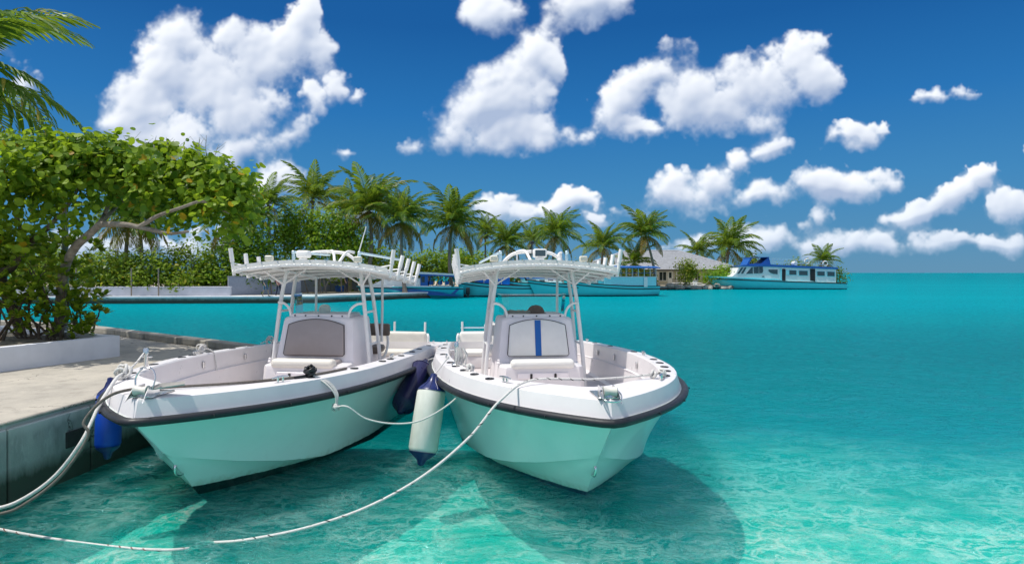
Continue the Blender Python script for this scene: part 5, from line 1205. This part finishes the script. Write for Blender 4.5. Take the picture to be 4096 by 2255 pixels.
b = MB(); b.lathe([(0, .02), (.36, .02), (.42, .5), (.45, .52), (.45, .56), (.40, .56), (.36, .08), (0, .08)], None, 18); b.build('body', mat('blue_plastic', (.01, .09, .35), .4), tu, 40)
b = MB(); b.tube([(.43*math.cos(a), .43*math.sin(a), .55) for a in [2*math.pi*i/18 for i in range(18)]], .02, 6, closed=True); b.build('rim', MATS['blue_plastic'], tu, 60)
# fence posts in the hedge
for i, (x, d) in enumerate(((133, 46.5), (160, 46.7), (78, 46.4))):
    p = W(x, 270, d); o = thing('fence_post', ['thin grey post in the hedge, the middle one', 'thin grey post in the hedge, the right one', 'thin grey post in the hedge, the left one'][i], 'post', (p.x, d-.2, GZ), group='posts in the hedge')
    b = MB(); b.rbox((0, 0, 1.0), (.08, .08, 2.0), .015, 1); b.build('shaft', bark_grey, o)
    b = MB(); b.rbox((0, 0, 2.02), (.10, .10, .05), .015, 1); b.build('cap', bark_grey, o)

# ------------------------------------------------------------------ house with hipped roof
def build_house():
    d = 88.; k = d/F
    ex0, ex1 = (575-513)*k, (743-513)*k; rx0, rx1 = (632-513)*k, (687-513)*k; ez, rz = 2.62, H+(HY-250.3)*91.5/F
    ox = (ex0+ex1)/2; root = thing('house', 'cream bungalow with grey hipped tile roof by the water', 'house', (ox, d+4.5, GZ))
    y0, y1 = -4.6, 4.6; ez -= GZ; rz -= GZ; hx = (ex1-ex0)/2; ra, rb = rx0-ox, rx1-ox
    cream = mat('cream_render', (.56, .52, .40), .8, var=.1); tile = mat('grey_roof_tile', (.43, .44, .47), .75, var=.2, vscale=3., bump=.2, bscale=8); dk = mat('dark_window', (.03, .035, .035), .2, spec=.6); frame_m = mat('white_joinery', (.70, .68, .62), .5)
    b = MB(); b.box((0, .0, ez/2-.04), (2*hx-1.6, 7.6, ez)); b.build('wall', cream, root)
    # roof: courses of tiles stepping down, front, back and the two hips
    rf = MB(); e = .06
    C = [(-hx, y0, ez), (hx, y0, ez), (hx, y1, ez), (-hx, y1, ez), (ra, 0, rz), (rb, 0, rz)]
    rf.add(C, [(0, 1, 5, 4), (2, 3, 4, 5), (1, 2, 5), (3, 0, 4), (3, 2, 1, 0)]); roof = rf.build('roof', tile, root, 0)
    n = 20
    for (a, b_, c, dd) in ((0, 1, 5, 4), (2, 3, 4, 5), (1, 2, 5, 5), (3, 0, 4, 4)):
        A, B, Cc, D = (Vector(C[i]) for i in (a, b_, c, dd)); nn = (B-A).cross(D-A).normalized()
        if nn.z < 0: nn = -nn
        for i in range(n):
            t0, t1 = i/n, (i+1)/n-.004; P0, P1 = A.lerp(D, t0), B.lerp(Cc, t0); Q0, Q1 = A.lerp(D, t1), B.lerp(Cc, t1)
            if (P1-P0).length < .15: continue
            m = MB(); m.add([P0+nn*.012, P1+nn*.012, Q1+nn*.012, Q0+nn*.012, P0+nn*.085, P1+nn*.085, Q1+nn*.03, Q0+nn*.03], [(0, 1, 5, 4), (4, 5, 6, 7), (2, 3, 7, 6), (1, 2, 6, 5), (3, 0, 4, 7)]); m.build('tile_course', tile, roof, 0)
    m = MB(); m.tube([(ra, 0, rz+.05), (rb, 0, rz+.05)], .11, 8); m.build('ridge_cap', tile, roof, 60)
    for (p, q) in ((4, 0), (5, 1), (5, 2), (4, 3)):
        m = MB(); m.tube([Vector(C[p])+Vector((0, 0, .05)), Vector(C[q])+Vector((0, 0, .08))], .09, 8); m.build('hip_cap', tile, roof, 60)
    m = MB(); m.box((0, y0+.04, ez-.12), (2*hx-.1, .05, .2)); m.build('fascia', mat('brown_fascia', (.16, .13, .10), .7), roof)
    yw = -3.8
    def at(px): return (px-513)*((d+.7)/F)-ox
    def opening_(name, x0, x1, z0, z1, panes, door=False):
        f = MB(); f.rbox(((x0+x1)/2, yw-.02, (z0+z1)/2), (x1-x0+.14, .10, z1-z0+.14), .01, 1); fo = f.build(name, frame_m, root)
        if door:
            m = MB(); m.rbox(((x0+x1)/2, yw-.06, (z0+z1)/2), (x1-x0-.04, .05, z1-z0), .01, 1); m.build('leaf_panel', frame_m, fo)
            m = MB(); m.rbox(((x0+x1)/2, yw-.085, z0+(z1-z0)*.72), ((x1-x0)*.62, .03, (z1-z0)*.42), .01, 1); m.build('pane', dk, fo)
            m = MB(); m.lathe([(0, -.03), (.03, -.03), (.03, .03), (0, .03)], Matrix.Translation((x1-.1, yw-.12, z0+1.0)), 8); m.build('handle', steel, fo)
        else:
            w_ = (x1-x0)/panes
            for i in range(panes):
                m = MB(); m.rbox((x0+w_*(i+.5), yw-.055, (z0+z1)/2), (w_-.06, .05, z1-z0-.06), .01, 1); m.build('pane', dk, fo)
            m = MB(); m.rbox(((x0+x1)/2, yw-.10, z0-.09), (x1-x0+.26, .2, .07), .01, 1); m.build('sill', cream, fo)
    opening_('window', at(659), at(666.3), .62, 1.86, 2); opening_('door', at(668), at(672.2), .02, 1.9, 1, True)
    opening_('window', at(695), at(700), .7, 1.7, 2); opening_('window', at(712), at(722), .7, 1.7, 3); opening_('window', at(640), at(650), .62, 1.8, 2)
    for px in (657, 676, 694, 710):
        m = MB(); m.box((at(px), y0+.5, ez/2-.05), (.14, .14, ez-.1)); m.build('porch_post', frame_m, root)
    return root
build_house()
# terrace rail, bin, rocks and slabs on the house shore
gt = thing('garden_gate', 'small dark railing in front of the house', 'railing', (W(678, 282, 85).x, 85.6, GZ))
for i in range(7): b = MB(); b.box((-.6+.2*i, 0, .45), (.035, .035, .9)); b.build('bar', dark_trim, gt)
for z in (.15, .85): b = MB(); b.box((0, .03, z), (1.35, .04, .05)); b.build('rail', dark_trim, gt)
bn = thing('waste_bin', 'white waste bin standing on the house shore', 'bin', (W(694.7, 285, 85).x, 84.9, GZ+.02))
b = MB(); b.rbox((0, 0, .31), (.52, .46, .58), .04, 2, taper=1.12); b.build('body', plaster, bn, 40)
b = MB(); b.rbox((0, 0, .63), (.64, .58, .07), .03, 2); b.build('lid', mat('grey_lid', (.33, .34, .36), .5), bn)
rock_m = mat('grey_coral_rock', (.42, .40, .35), .95, vscale=3, bump=.6, bscale=8, c2=(.16, .155, .14))
def rock(label, p, s, seed):
    bm = bmesh.new(); bmesh.ops.create_icosphere(bm, subdivisions=2, radius=1)
    for v in bm.verts:
        n_ = mnoise.noise(v.co*1.4+Vector((seed*3.1, 0, 0))); v.co *= 1+.38*n_; v.co = Vector((v.co.x*s[0], v.co.y*s[1], v.co.z*s[2]))
    me = bpy.data.meshes.new('rock'); bm.to_mesh(me); bm.free(); me.materials.append(rock_m); o = bpy.data.objects.new('rock', me); COL.objects.link(o); o.location = p; o.rotation_euler = (0, 0, seed*1.7)
    tag(o, label, 'rock', 'rocks of the house shore')
ORD = 'first second third fourth fifth sixth seventh eighth ninth tenth eleventh twelfth thirteenth fourteenth fifteenth sixteenth seventeenth eighteenth'.split()
for i in range(18):
    t = i/17; x = lerp(20.2, 34, t); y = lerp(81.1, 84.5, t); rock(f'grey coral rock in the broken shore edge, {ORD[i]} from the left', (x+random.uniform(-.2, .2), y-random.uniform(-.2, .35), random.uniform(.1, .5)), (random.uniform(.45, .8), random.uniform(.3, .6), random.uniform(.2, .4)), i)
for i, (x0, x1, lb) in enumerate(((669, 683, 'pale concrete slab on the shore left of the bin'), (684, 712, 'long pale concrete slab on the shore below the bin'))):
    p, q = W(x0, 287, 83.6), W(x1, 287, 84.3); b = MB(); b.rbox((0, 0, 0), ((q-p).length, 1.3, .16), .03, 1); o = b.build('shore_slab', plaster, None); o.location = ((p.x+q.x)/2, 83.8+i*.3, GZ+.04); o.rotation_euler = (0, .01*i, .2); tag(o, lb, 'slab')

# ------------------------------------------------------------------ ferry
teal = mat('teal_boat_paint', (.01, .36, .42), .35, var=.08, vscale=2.); teal_lt = mat('light_teal_paint', (.30, .72, .80), .4, var=.08); boat_white = mat('boat_white_paint', (.78, .80, .80), .4, var=.06)
roof_blue = mat('royal_blue_paint', (.01, .11, .42), .4, var=.08); line_black = mat('black_rubbing_strake', (.012, .014, .02), .5); navy_boot = mat('navy_bottom_paint', (.004, .03, .08), .5)
def loft_hull(root, L, sheer, keel, beam, rake, mats, zwl=.12, n=22, name='hull', flare=1.3, transom=.85):
    """bow at x=0, stern at x=L; sheer(t), keel(t), beam(t) are functions of 0..1"""
    rings = []
    for i in range(n+1):
        t = (i/n)**1.25; row = []
        for j in range(8):
            u = j/7; z = lerp(sheer(t), keel(t), u); x = t*L+rake*(1-(z-keel(0))/(sheer(0)-keel(0)))*(1-t)**3*1.0
            w = beam(t)*max(0, (1-u**flare))**.5 if j < 7 else 0.
            w = beam(t)*(1-u**(2.2+2*t)) if j < 7 else 0.
            row.append(Vector((x, -w, z)))
        rings.append(row)
    b = MB(); b.loft(rings); b.loft([[Vector((p.x, -p.y, p.z)) for p in r] for r in rings], flip=True)
    tr = rings[-1]; b.add(tr+[Vector((p.x, -p.y, p.z)) for p in tr[-2::-1]], [tuple(range(len(tr)*2-1))])
    b.loft([[r[0], Vector((r[0].x, -r[0].y, r[0].z))] for r in rings])
    hull = b.build(name, mats[0], root, 50)
    def strip(z_of, out, rad, m, nm, both=True):
        for sg in (-1, 1):
            pts = []
            for i in range(n+1):
                t = (i/n)**1.25; z = z_of(t); u = (sheer(t)-z)/(sheer(t)-keel(t)); w = beam(t)*(1-max(u, 0)**(2.2+2*t)); x = t*L+rake*(1-(z-keel(0))/(sheer(0)-keel(0)))*(1-t)**3
                pts.append(Vector((x, sg*(w+out), z)))
            m_ = MB(); m_.tube(pts, rad, 6); m_.build(nm, m, hull, 60)
    return hull, strip
def hullmat(name, top, low, zc): return hull_paint(name, top, low, zc)
far_hull = hull_paint('teal_hull_dark_bottom', (.10, .68, .74), (.004, .03, .07), .10)
def build_ferry():
    d = 82.; k = d/F/10.304                       # metres per unit of the close-up
    X0 = W(708.5, 280, d).x; root = thing('ferry_boat', 'long teal and white ferry with blue roof at the right', 'ferry', (X0, d+2, 0))
    L = (2290-860)*k; Z = lambda zy: (793-zy)*k; U = lambda zx: (zx-860)*k
    hull, strip = loft_hull(root, L, lambda t: interp(t, [0, .1, .3, .55, 1], [Z(650), Z(660), Z(680), Z(705), Z(732)]), lambda t: interp(t, [0, .12, 1], [-.35, -.8, -.8]), lambda t: 2.0*min(1, (t/.30+.0))**.62 if t > 0 else 0.02, U(1030), [far_hull])
    strip(lambda t: interp(t, [0, .3, .55, 1], [Z(682), Z(698), Z(712), Z(730)]), .03, .07, line_black, 'rubbing_strake')
    def panel(pts, y, m, nm, par=root, th=.06):
        b = MB(); b.prism([Vector((U(x), y, Z(z))) for x, z in pts], (0, th, 0)); return b.build(nm, m, par)
    # bulwark and white cabin block
    b = MB(); hw = 1.75
    prof = [(1110, 660), (1150, 628), (1185, 552), (1440, 540), (2185, 575), (2185, 722), (1640, 704), (1600, 690), (1110, 672)]
    b.prism([Vector((U(x), -hw, Z(z))) for x, z in prof], (0, 2*hw, 0)); cab = b.build('cabin', boat_white, root, 30)
    for sg in (-1, 1):
        y = sg*(hw+.012)
        def P(pts, m, nm, par=cab, off=0.): return panel(pts, y+sg*off-(.03 if sg > 0 else .03), m, nm, par)
        wl = [[(1250, 632), (1308, 566), (1322, 562), (1322, 630)], [(1332, 561), (1380, 558), (1380, 628), (1332, 629)], [(1388, 558), (1425, 557), (1430, 600), (1420, 624), (1388, 627)],
              [(1485, 588), (1578, 588), (1578, 636), (1530, 632), (1500, 618), (1486, 602)], [(1700, 595), (1772, 598), (1772, 642), (1700, 640)], [(1800, 600), (1888, 602), (1888, 648), (1800, 646)], [(1988, 607), (2064, 609), (2064, 652), (1988, 651)], [(2092, 610), (2166, 612), (2166, 656), (2092, 655)]]
        for q in wl:
            f = P([(x+(6 if x == max(p[0] for p in q) else -6 if x == min(p[0] for p in q) else 0), z+(5 if z > 620 else -5)) for x, z in q], teal_lt if q[0][0] > 1600 else boat_white, 'window', off=.012); 
            P(q, tint_glass, 'pane', f, .03)
        P([(1200, 628), (1240, 566), (1258, 566), (1222, 630)], tint_glass, 'pane', cab, .03); P([(1160, 630), (1205, 568), (1226, 567), (1182, 630)], tint_glass, 'pane', cab, .03)
        for x0, x1 in ((1626, 1660), (1916, 1966)):
            dd = P([(x0, 580), (x1, 582), (x1, 712), (x0, 700)], mat('dark_doorway', (.02, .018, .02), .8), 'doorway', off=.02)
        P([(1604, 578), (1622, 578), (1622, 700), (1604, 696)], teal_lt, 'sliding_door', off=.03); P([(1666, 590), (1692, 592), (1692, 640), (1666, 640)], teal_lt, 'sliding_door', off=.03)
        P([(1420, 656), (1440, 656), (1440, 664), (1420, 664)], dark_trim, 'vent', off=.02)
        P([(870, 660), (1090, 676), (1600, 697), (1640, 704), (1560, 680), (1090, 662)], teal_lt, 'bulwark_band', off=.0)
    b = MB(); b.prism([Vector((U(x), -hw-.12, Z(z))) for x, z in [(1168, 550), (1440, 532), (2200, 566), (2200, 584), (1440, 556), (1172, 556)]], (0, 2*hw+.24, 0)); rf = b.build('roof', roof_blue, root)
    b = MB(); b.prism([Vector((U(x), -1.2, Z(z))) for x, z in [(1275, 540), (1315, 468), (1335, 466), (1300, 528), (1430, 524), (1500, 462), (1508, 460), (1528, 540)]], (0, 2.4, 0)); fb = b.build('flybridge', roof_blue, root)
    b = MB(); b.prism([Vector((U(x), -1.25, Z(z))) for x, z in [(1310, 466), (1312, 460), (1510, 456), (1512, 462)]], (0, 2.5, 0)); b.build('sunshade', roof_blue, fb)
    m = MB(); m.tube([Vector((U(1388), 0, Z(462))), Vector((U(1388), 0, Z(428)))], .03, 6); m.lathe([(0, 0), (.12, 0), (.12, .1), (0, .14)], Matrix.Translation((U(1388), 0, Z(436))), 10); m.build('radar_mast', boat_white, root)
    for sg in (-1, 1):
        for i in range(12):
            x = lerp(1530, 2180, i/11); m = MB(); z0 = lerp(534, 566, i/11); m.tube([Vector((U(x), sg*hw, Z(z0))), Vector((U(x), sg*hw, Z(z0-62)))], .018, 5); m.build('stanchion', alu, root)
        for h_ in (28, 62): m = MB(); m.tube([Vector((U(1520), sg*hw, Z(534-h_))), Vector((U(2180), sg*hw, Z(566-h_)))], .016, 5); m.build('guard_rail', alu, root)
    for x, z in ((1880, 505), (2070, 526)):
        c = Vector((U(x), -hw-.08, Z(z))); rt = root.location+c
        t = thing('life_ring', ['white life ring on the ferry rail, nearer the middle', 'white life ring on the ferry rail, nearer the stern'][x > 2000], 'life ring', rt, group='life rings on the ferry')
        m = MB(); m.tube([(.30*math.cos(a), 0, .30*math.sin(a)) for a in [2*math.pi*i/20 for i in range(20)]], .075, 8, closed=True); m.build('ring', boat_white, t, 60)
        for j in range(4):
            a0 = j*math.pi/2+.6; m = MB(); m.tube([(.30*math.cos(a0+i*.06), 0, .30*math.sin(a0+i*.06)) for i in range(5)], .08, 8); m.build('band', mat('orange_band', (.6, .18, .08), .5), t, 60)
    rr = thing('raft_canister', 'white round liferaft canister on the ferry roof', 'canister', root.location+Vector((U(1785), -.8, Z(548))))
    m = MB(); m.lathe([(0, -.45), (.24, -.45), (.28, -.38), (.28, -.03), (.30, 0), (.28, .03), (.28, .38), (.24, .45), (0, .45)], Matrix.Translation((0, 0, .30)) @ Matrix.Rotation(R(90), 4, 'X'), 16); m.build('shell', boat_white, rr, 40)
    m = MB(); m.box((0, 0, .03), (.5, .7, .06)); m.build('cradle', alu, rr)
    a = root.location+Vector((U(905), -.4, Z(705))); e_ = Vector((W(700, 286.5, 84).x, 84, .78))
    rope('mooring_line', 'pale mooring line from the ferry bow to the house shore', [a, a.lerp(e_, .5)+Vector((0, 0, -.35)), e_, e_+Vector((-1.8, .2, .02)), e_+Vector((-3.6, .5, .02))], .05, rope_white)
build_ferry()

# ------------------------------------------------------------------ speedboat with blue canopy
def build_speedboat():
    d = 54.; k = d/F/8.727; X0 = W(352, 280, d).x
    root = thing('speedboat', 'white and teal speedboat with blue cabin frame behind the left boat', 'boat', (X0, d+1.3, 0), (0, 0, R(4)))
    U = lambda zx: (zx-890)*k; Z = lambda zy: (1290-zy)*k; L = U(1850); hw = 1.3
    hm = hull_paint('bright_teal_hull', (.02, .56, .66), (.01, .20, .25), .02)
    hull, strip = loft_hull(root, L, lambda t: interp(t, [0, 1], [Z(1186), Z(1196)]), lambda t: interp(t, [0, .12, 1], [-.2, -.45, -.4]), lambda t: hw*min(1, t/.35)**.6 if t > 0 else .02, U(985), [hm])
    strip(lambda t: interp(t, [0, 1], [Z(1202), Z(1210)]), .02, .045, line_black, 'rubbing_strake')
    for y in (-hw-.02, hw-.02):
        for q in ([(1180, 1208), (1300, 1213), (1830, 1268), (1760, 1274), (1500, 1262)], [(1300, 1210), (1420, 1212), (1720, 1246), (1660, 1248)], [(1740, 1255), (1790, 1212), (1815, 1212), (1775, 1255)]):
            m = MB(); m.prism([Vector((U(x), y, Z(z))) for x, z in q], (0, .04, 0)); m.build('side_stripe', roof_blue, hull)
    b = MB(); rows = []
    for x, z, w in ((900, 1188, .1), (960, 1184, .7), (1040, 1178, 1.0), (1120, 1140, 1.0), (1200, 1118, 1.0), (1400, 1112, 1.05), (1470, 1122, 1.1), (1475, 1190, 1.1)):
        rows.append([Vector((U(x), -w, Z(1192))), Vector((U(x), -w*.9, Z(z))), Vector((U(x), 0, Z(z)+.06)), Vector((U(x), w*.9, Z(z))), Vector((U(x), w, Z(1192)))])
    b.loft(rows, cap1=True); b.build('foredeck', boat_white, root, 40)
    b = MB(); b.rbox((U(1400), 0, Z(1190)), (U(1740)-U(1060), 2*hw-.05, .12), .03, 1); b.build('deck', boat_white, root)
    b = MB(); b.box((U(1505), 0, Z(1130)), (U(1530)-U(1468), 2.3, Z(1080)-Z(1188))); cb = b.build('cabin_frame', roof_blue, root)
    for sg in (-1, 1):
        m = MB(); m.box((U(1495), sg*1.155, Z(1128)), (.28, .03, .5)); m.build('pane', tint_glass, cb)
        for x in (1560, 1640, 1690, 1765): m = MB(); m.tube([Vector((U(x), sg*1.1, Z(1190))), Vector((U(x), sg*1.1, Z(1092)))], .025, 6); m.build('canopy_post', roof_blue if x < 1600 else teal, root)
    b = MB(); b.prism([Vector((U(x), -1.25, Z(z))) for x, z in [(1450, 1072), (1470, 1062), (1760, 1078), (1785, 1090), (1780, 1100), (1455, 1086)]], (0, 2.5, 0)); cn = b.build('canopy', boat_white, root, 30)
    for y in (-1.27, 1.24): m = MB(); m.prism([Vector((U(x), y, Z(z))) for x, z in [(1452, 1078), (1785, 1094), (1780, 1106), (1455, 1090)]], (0, .03, 0)); m.build('canopy_edge', roof_blue, cn)
    b = MB(); b.box((U(1850), 0, .22), (.5, 1.6, .08)); b.build('swim_platform', dark_trim, root)
    for y in (-.4, .4):
        m = MB(); m.rbox((U(1890), y, .55), (.34, .34, .6), .07, 2); m.box((U(1890), y, .0), (.14, .12, .7)); m.build('outboard_engine', dark_trim, root, 40)
    for x, nm in ((1560, 0), (1640, 1), (1700, 2)): m = MB(); m.rbox((U(x), 0, Z(1160)), (.35, 1.5, .32), .04, 1); m.build('bench', blue_vinyl, root)
    m = MB(); m.box((U(1285), -.93, Z(1155)), (.14, .03, .08)); m.build('hatch_window', dark_trim, root)
build_speedboat()

# ------------------------------------------------------------------ wooden boats moored bow-out (teal hulls)
def dhoni(label, bow, yaw, L, B, freeb, load, seed):
    root = thing('wooden_boat', label, 'boat', (bow.x, bow.y, 0), (0, 0, yaw), 'teal wooden boats moored side by side')
    sh = lambda t: freeb+.55*(1-t)**2.4+.12*max(0, t-.7); hm = far_hull
    hull, strip = loft_hull(root, L, sh, lambda t: interp(t, [0, .15, .85, 1], [-.2, -.55, -.55, -.3]), lambda t: B/2*min(1, (t/.38))**.62*(1-.35*max(0, t-.75)/.25) if t > 0 else .03, .95, [hm])
    strip(lambda t: sh(t)-.03, .02, .05, line_black, 'gunwale_strake'); strip(lambda t: sh(t)-.30, .03, .045, line_black, 'rubbing_strake')
    m = MB(); m.tube([(-.05, 0, sh(0)-.1), (-.16, 0, sh(0)+.12), (-.24, 0, sh(0)+.20)], [.09, .07, .05], 8); m.build('stem_post', line_black, hull, 50)
    if load == 'tarp':
        m = MB(); m.rbox((L*.42, 0, sh(.4)+.26), (L*.36, B*.72, .75), .12, 2); m.build('tarpaulin', mat('bright_blue_tarp', (.0, .13, .55), .5, var=.15, bump=.4, bscale=5), root, 40)
        for x in (.3, .5): m = MB(); m.box((L*x, -B*.37, sh(.4)+.2), (.05, .04, .8)); m.build('lashing', rope_white, root)
    elif load == 'tank':
        m = MB(); m.lathe([(0, 0), (1.0, 0), (1.0, .3), (1.03, .32), (1.03, .38), (1.0, .4), (1.0, .75), (0, .78)], Matrix.Translation((L*.5, 0, sh(.5)-.12)), 24); m.build('water_tank', mat('galvanised_tank', (.55, .53, .50), .45, .5, var=.25), root, 40)
        m = MB(); m.rbox((L*.3, 0, sh(.3)+.05), (1.2, B*.5, .22), .03, 1); m.build('hatch', boat_white, root)
    elif load == 'cabin':
        m = MB(); m.rbox((L*.5, 0, sh(.5)+.22), (L*.4, B*.66, .6), .06, 2); cb = m.build('low_cabin', boat_white, root, 40)
        m = MB(); m.rbox((L*.5, 0, sh(.5)+.56), (L*.44, B*.74, .09), .03, 1); m.build('cabin_roof', roof_blue, root)
        for x in (.38, .48, .58): m = MB(); m.box((L*x, -B*.335, sh(.5)+.28), (L*.06, .03, .26)); m.build('pane', tint_glass, cb)
    else:
        for sg in (-1, 1):
            m = MB(); m.rbox((L*.66, sg*B*.455, sh(.66)+.36), (L*.56, .06, .82), .03, 1); sp_ = m.build('side_panel', teal_lt, root)
            m = MB(); m.rbox((L*.66, sg*B*.457, sh(.66)+.80), (L*.57, .08, .06), .02, 1); m.build('capping', boat_white, sp_)
            for i in range(9): m = MB(); m.tube([(L*lerp(.42, .94, i/8), sg*B*.44, sh(.66)+.75), (L*lerp(.42, .94, i/8), sg*B*.44, sh(.66)+1.68)], .025, 6); m.build('awning_post', boat_white, root)
            m = MB(); m.tube([(L*.42, sg*B*.44, sh(.66)+1.15), (L*.94, sg*B*.44, sh(.66)+1.15)], .02, 6); m.build('guard_rail', roof_blue, root)
        m = MB(); m.rbox((L*.82, -B*.49, sh(.66)+.30), (.36, .05, .9), .02, 1); m.build('boarding_gate', boat_white, root)
        rows = [[Vector((L*lerp(.40, .97, i/8), B*.56*y, sh(.66)+1.72+.14*(1-y*y)-.05*(i/8))) for y in (-1, -.5, 0, .5, 1)] for i in range(9)]
        m = MB(); m.loft(rows); m.loft([[p+Vector((0, 0, -.07)) for p in r] for r in rows], flip=True)
        for e in (0, -1): m.loft([[r[e] for r in rows], [r[e]+Vector((0, 0, -.07)) for r in rows]])
        m.build('awning', roof_blue, root, 40)
        for i in range(4): m = MB(); m.rbox((L*lerp(.5, .9, i/3), 0, sh(.6)+.1), (.4, B*.8, .08), .02, 1); m.build('bench', boat_white, root)
        m = MB(); m.lathe([(0, 0), (.9, 0), (.9, .7), (0, .74)], Matrix.Translation((L*.27, 0, sh(.3)-.15)), 22); m.build('water_tank', MATS.get('galvanised_tank') or boat_white, root, 40)
    return root
def bow_at(x, y, d): return W(x, y, d)
dhoni('teal wooden boat with blue tarpaulin beside the speedboat stern', bow_at(455, 280, 57), R(16), 8.2, 2.6, 1.0, 'tarp', 1)
dhoni('teal wooden boat with low white cabin behind the right boat leg', bow_at(497, 280, 58.5), R(18), 8.6, 2.7, 1.0, 'cabin', 2)
dhoni('teal wooden boat carrying a galvanised tank, seen under the right boat top', bow_at(527, 280, 57.5), R(20), 8.8, 2.7, 1.0, 'tank', 3)
dhoni('teal wooden passenger boat with blue awning and side panels', bow_at(563, 280, 58), R(14), 9.3, 2.8, .95, 'awning', 4)

# ------------------------------------------------------------------ people on the far quay
skin_m = mat('skin', (.45, .27, .19), .6, var=.08); hair_m = mat('dark_hair', (.03, .022, .018), .6)
def person(label, pos, yaw, shirt, legs_m, bare_from, stride, arms, height=1.72, pack=None):
    k = height/1.72; root = thing('person', label, 'person', pos, (0, 0, yaw), 'people on the far quay')
    J = {'pel': (0, 0, .94), 'chest': (0, .0, 1.28), 'neck': (0, .0, 1.46), 'head': (0, -.02, 1.60), 'top': (0, -.01, 1.68)}
    rad = {'pel': (.155, .11), 'chest': (.17, .115), 'neck': (.055, .055), 'head': (.085, .10), 'top': (.05, .06)}
    E_ = [('pel', 'chest'), ('chest', 'neck'), ('neck', 'head'), ('head', 'top')]
    for s, n_ in ((-1, 'l'), (1, 'r')):
        ph = stride*s; J['hip'+n_] = (s*.09, 0, .90); rad['hip'+n_] = (.09, .09)
        J['knee'+n_] = (s*.10, -.02-ph*.5, .50); rad['knee'+n_] = (.06, .06); J['ank'+n_] = (s*.10, .06 if abs(ph) < .01 else (-ph if ph > 0 else .32*abs(ph)/.3+.02), .08); rad['ank'+n_] = (.04, .04)
        a = J['ank'+n_]; J['toe'+n_] = (a[0]+s*.02, a[1]-.17, .035); rad['toe'+n_] = (.038, .03)
        J['sh'+n_] = (s*.19, 0, 1.38); rad['sh'+n_] = (.06, .06); J['el'+n_] = (s*.25, .04+ph*.4, 1.11); rad['el'+n_] = (.042, .042)
        J['wr'+n_] = (s*.25, -.06+ph*.8+arms, .88); rad['wr'+n_] = (.03, .03); J['ha'+n_] = (s*.25, -.10+ph*.9+arms, .79); rad['ha'+n_] = (.036, .022)
        E_ += [('pel', 'hip'+n_), ('hip'+n_, 'knee'+n_), ('knee'+n_, 'ank'+n_), ('ank'+n_, 'toe'+n_), ('chest', 'sh'+n_), ('sh'+n_, 'el'+n_), ('el'+n_, 'wr'+n_), ('wr'+n_, 'ha'+n_)]
    names = list(J); me = bpy.data.meshes.new('body'); me.from_pydata([Vector(J[n_])*k for n_ in names], [(names.index(a), names.index(b)) for a, b in E_], [])
    o = bpy.data.objects.new('body', me); COL.objects.link(o)
    sk = o.modifiers.new('skin', 'SKIN'); sk.use_smooth_shade = True
    for i, n_ in enumerate(names): me.skin_vertices[0].data[i].radius = [q*k for q in rad[n_]]
    me.skin_vertices[0].data[0].use_root = True
    ss = o.modifiers.new('sub', 'SUBSURF'); ss.levels = 1; ss.render_levels = 1
    dg = bpy.context.evaluated_depsgraph_get(); dg.update(); me2 = bpy.data.meshes.new_from_object(o.evaluated_get(dg)); o.modifiers.clear(); o.data = me2; o.name = 'body'
    me2.materials.clear()
    for m in (skin_m, shirt, legs_m, hair_m, dark_trim): me2.materials.append(m)
    for p in me2.polygons:
        c = p.center/k; z = c.z; arm = abs(c.x) > .215
        mi = 0
        if z > 1.62 or (z > 1.52 and c.y > .02): mi = 3
        elif z < .07: mi = 4
        elif arm: mi = 1 if z > 1.14 else 0
        elif z > .93 and z < 1.47: mi = 1
        elif z <= .93 and z > bare_from: mi = 2
        p.material_index = mi
    me2.shade_smooth(); o.parent = root
    if pack:
        m = MB(); m.rbox((0, .17*k, 1.22*k), (.30, .17, .44), .06, 2); m.build('backpack', pack, root, 60)
    return root
navy_cloth = mat('navy_cloth', (.02, .025, .05), .8); coral_cloth = mat('coral_cloth', (.55, .20, .17), .8); grey_cloth = mat('grey_cloth', (.12, .13, .14), .8); denim = mat('denim', (.10, .16, .24), .8)
pA = W(264, 300, 46.2); pB = W(276, 300, 46.6); pC = W(344.5, 300, 54.2)
person('walking person in dark shirt and shorts with a black backpack', (W(264, 300, 44.6).x, 44.9, .46), R(65), grey_cloth, denim, .56, .22, .0, 1.55, pack=black_plastic)
person('walking person in a coral top and dark trousers with a backpack', (W(276, 300, 44.8).x, 45.3, .46), R(65), coral_cloth, navy_cloth, .1, .16, .0, 1.62, pack=navy_cloth)
person('standing person in dark clothes beside the blue tub', (W(344.5, 300, 53).x, 53.6, .46), R(80), navy_cloth, navy_cloth, .1, .02, .0, 1.75)
